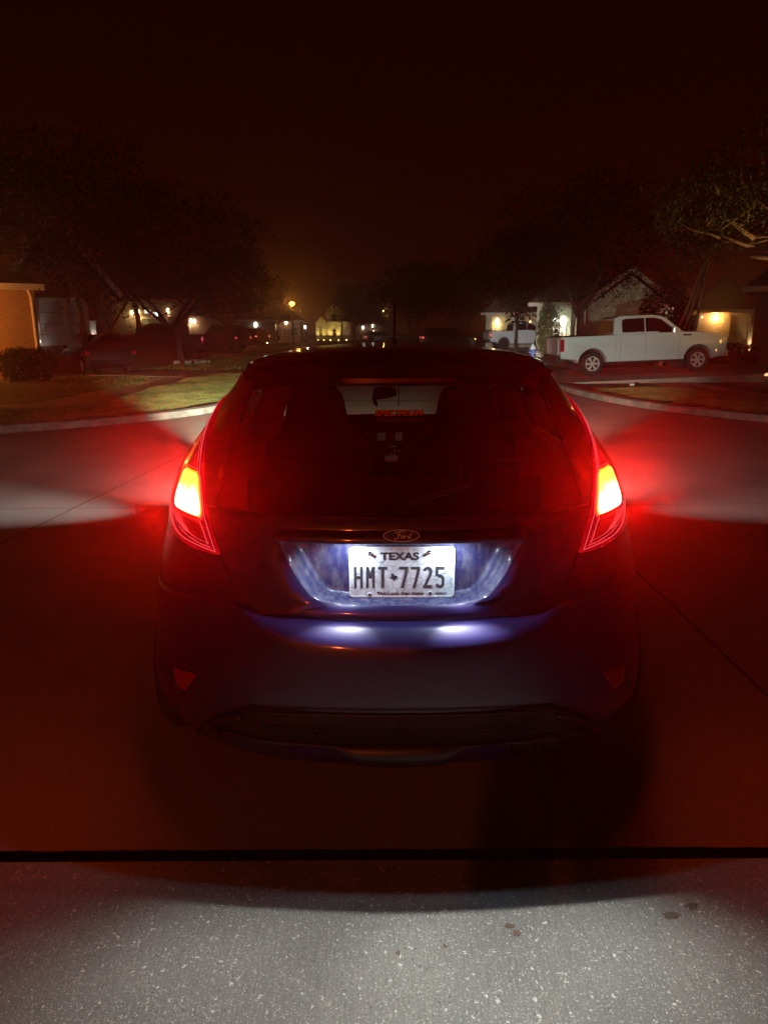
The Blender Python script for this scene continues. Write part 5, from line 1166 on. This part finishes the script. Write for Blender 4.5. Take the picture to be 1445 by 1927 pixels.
# stones round the forked oak: each one a stone
q0 = base(338, 36); st = None
for k in range(16):
    a = 2 * PI * k / 16 + .1; 
    rng = random.Random(50 + k)
    b = MB(); b.box((0, 0, .06), (.34, .20, .16)); s_ = b.build('edging_stone', mat('stone_grey', (.33, .29, .25), .9, noise=.3) if k == 0 else MATS['stone_grey'], None, bevel=.04, seg=2)
    s_.location = (q0[0] + 1.35 * math.cos(a), q0[1] - .1 + 1.15 * math.sin(a), LZ); s_.rotation_euler = (0, 0, a + PI / 2 + rng.uniform(-.2, .2)); s_.scale = (rng.uniform(.8, 1.25), 1, rng.uniform(.7, 1.2))
    tag(s_, ['pale edging stone at the front of the ring round the forked oak', 'pale edging stone at the back of the ring round the forked oak'][0 if math.sin(a) < 0 else 1], 'stone', 'edging stones round the forked oak')
mu_ = MB().lathe([(1.25, 0), (1.2, .05), (.4, .12), (.1, .13)], (0, 0, 0), 'Z', 24).build('mulch_bed', m('soil')); mu_.location = (q0[0], q0[1] - .1, LZ + .004); tag(mu_, kind='structure')

# ================================================================== street furniture
def street_lamp(label, px, Y, h, col, pw, rz, r_=.17, es=24):
    q = at(px, 640, Y); L_ = empty('street_lamp', (q.x, Y, LZ), rz, label, 'street lamp')
    MB().tube([(0, 0, -.1), (0, 0, .5), (0, 0, h - .35)], [.11, .075, .055], 10).build('pole', m('trim'), L_, smooth=True)
    MB().lathe([(.10, h - .38), (.14, h - .30), (.15, h - .26)], (0, 0, 0), 'Z', 14).build('lamp_collar', m('trim'), L_)
    MB().lathe([(.09, h - .25), (r_, h - .05), (r_ * .95, h + .10), (.06, h + .22)], (0, 0, 0), 'Z', 16).build('lamp_globe', emitter('street_lamp_glow', col, es), L_, smooth=True)
    MB().lathe([(r_ * .9, h + .20), (.05, h + .30)], (0, 0, 0), 'Z', 14).build('lamp_cap', m('trim'), L_)
    light('street_lamp_light', 'POINT', (-.0, -.35, h), pw, col, L_, rad=.15)
    return L_
street_lamp('orange street lamp glowing on its dark pole left of the hatchback roof', 552, 76, 4.25, (1, .36, .05), 380, 0, .30, 9)
street_lamp('farther small yellow street lamp above the silver hatchback', 721, 140, 5.1, (1, .66, .22), 120, 0, .22, 14)
street_lamp('small white post lamp right of the orange street lamp, before the cream house', 575, 105, 2.1, (1, .95, .85), 20, 0, .16, 9)
q = at(1002, 660, 37.5); Hy = empty('fire_hydrant', (q.x, 37.5, LZ), 0, 'white-capped blue fire hydrant by the right kerb behind the hatchback', 'fire hydrant')
hb, hwh = mat('hydrant_blue', (.10, .16, .42), .5), mat('hydrant_white', (.62, .62, .64), .5)
MB().lathe([(.17, 0), (.17, .05), (.11, .07), (.11, .48), (.14, .50), (.14, .54)], (0, 0, 0), 'Z', 18).build('barrel', hb, Hy, smooth=True)
MB().lathe([(.17, .54), (.165, .60), (.11, .70), (.05, .76), (.04, .82)], (0, 0, 0), 'Z', 18).build('bonnet', hwh, Hy, smooth=True)
for sg in (-1, 1): MB().lathe([(.055, .09), (.055, .19), (.065, .19), (.065, .22)], (0, 0, .40), 'X', 12).build('side_outlet', hb, Hy).scale = (sg, 1, 1)
MB().lathe([(.07, -.09), (.07, -.19), (.08, -.19), (.08, -.22)], (0, 0, .36), 'Y', 12).build('front_outlet', hb, Hy)
q = at(1442, 706, 20.5); g_ = empty('path_light', (q.x, 20.5, LZ), 0, 'tiny amber path light on the lawn at the right edge', 'garden light')
MB().tube([(0, 0, 0), (0, 0, .22)], .012, 6).build('stake', m('trim'), g_); MB().lathe([(.02, .28), (.07, .24), (.06, .20)], (0, 0, 0), 'Z', 12).build('lamp_head', lampmat((1, .6, .25), 1.2), g_)
light('path_light_glow', 'POINT', (0, 0, .16), .8, (1, .6, .25), g_, rad=.02)
q = at(1170, 725, 20); 
lit = MB().box((0, 0, .03), (.12, .05, .05)).build('litter', mat('white_plastic', (.7, .7, .75), .4), None, bevel=.01); lit.location = (q.x, 19.2, LZ + .04); tag(lit, 'small white scrap of litter on the right verge', 'litter')
# lights of the neighbourhood that have no fixture in view: lamp on the house behind the photographer
hs = empty('own_house', (-3.2, -5.6, 0), 0, 'the house behind the camera with its amber porch lamp', 'house')
MB().box((0, -.15, 1.5), (7, .3, 3)).build('wall', m('brickr'), hs)
lp = MB().lathe([(.03, .12), (.07, .09), (.06, -.08), (.02, -.1)], (1.75, .22, 2.45), 'Z', 12).build('porch_lamp', lampmat((1, .30, .07), 6.0), hs)
light('porch_lamp_light', 'POINT', (1.75, .42, 2.40), 330, (1, .15, .02), hs, rad=.08)
# the photographer, outside the frame, whose shadow falls on the slab and the bumper
def skin_body(name, V, E, material, parent, sub=2):
    me = bpy.data.meshes.new(name); me.from_pydata([v[:3] for v in V], E, []); o = bpy.data.objects.new(name, me); C.objects.link(o); o.parent = parent; me.materials.append(material)
    sk = o.modifiers.new('sk', 'SKIN'); sk.use_smooth_shade = True
    for i, v in enumerate(V): o.data.skin_vertices[0].data[i].radius = (v[3], v[4] if len(v) > 4 else v[3])
    o.data.skin_vertices[0].data[0].use_root = True
    u = o.modifiers.new('su', 'SUBSURF'); u.levels = u.render_levels = sub; return o
PV = [(0, 0, .95, .17, .12), (0, 0, 1.15, .15, .11), (0, 0, 1.36, .19, .12), (0, .01, 1.50, .06), (0, .02, 1.60, .085, .10), (0, .02, 1.72, .085, .10),
      (-.10, 0, .86, .10), (-.11, .02, .48, .065), (-.12, -.02, .09, .05), (-.12, .12, .04, .045), (.10, 0, .86, .10), (.11, .02, .48, .065), (.12, -.02, .09, .05), (.12, .12, .04, .045),
      (-.20, 0, 1.40, .065), (-.27, .06, 1.16, .048), (-.12, .26, 1.36, .036), (-.05, .31, 1.44, .03), (.20, 0, 1.40, .065), (.27, .06, 1.16, .048), (.12, .26, 1.36, .036), (.05, .31, 1.44, .03)]
PE = [(0, 1), (1, 2), (2, 3), (3, 4), (4, 5), (0, 6), (6, 7), (7, 8), (8, 9), (0, 10), (10, 11), (11, 12), (12, 13), (2, 14), (14, 15), (15, 16), (16, 17), (2, 18), (18, 19), (19, 20), (20, 21)]
ph = empty('person', (-.10, -.42, 0), R(-16), 'person in dark clothes holding up a phone behind the camera', 'person')
skin_body('body', PV, PE, mat('dark_clothes', (.03, .03, .035), .9), ph)

# ================================================================== haze added round the whole place, stands in for lens glare
hm = bpy.data.materials.new('glare_haze'); hm.use_nodes = True; hn = hm.node_tree.nodes; hl = hm.node_tree.links; hn.clear()
ho = hn.new('ShaderNodeOutputMaterial'); hv = hn.new('ShaderNodeVolumePrincipled')
hv.inputs['Color'].default_value = (.92, .90, .88, 1); hv.inputs['Density'].default_value = .0032; hv.inputs['Anisotropy'].default_value = .89
hl.new(hv.outputs[0], ho.inputs['Volume'])
hz = MB().box((0, 60, 14), (420, 300, 32)).build('haze', hm); tag(hz, 'haze volume added to stand in for lens glare round the lamps', kind='stuff')
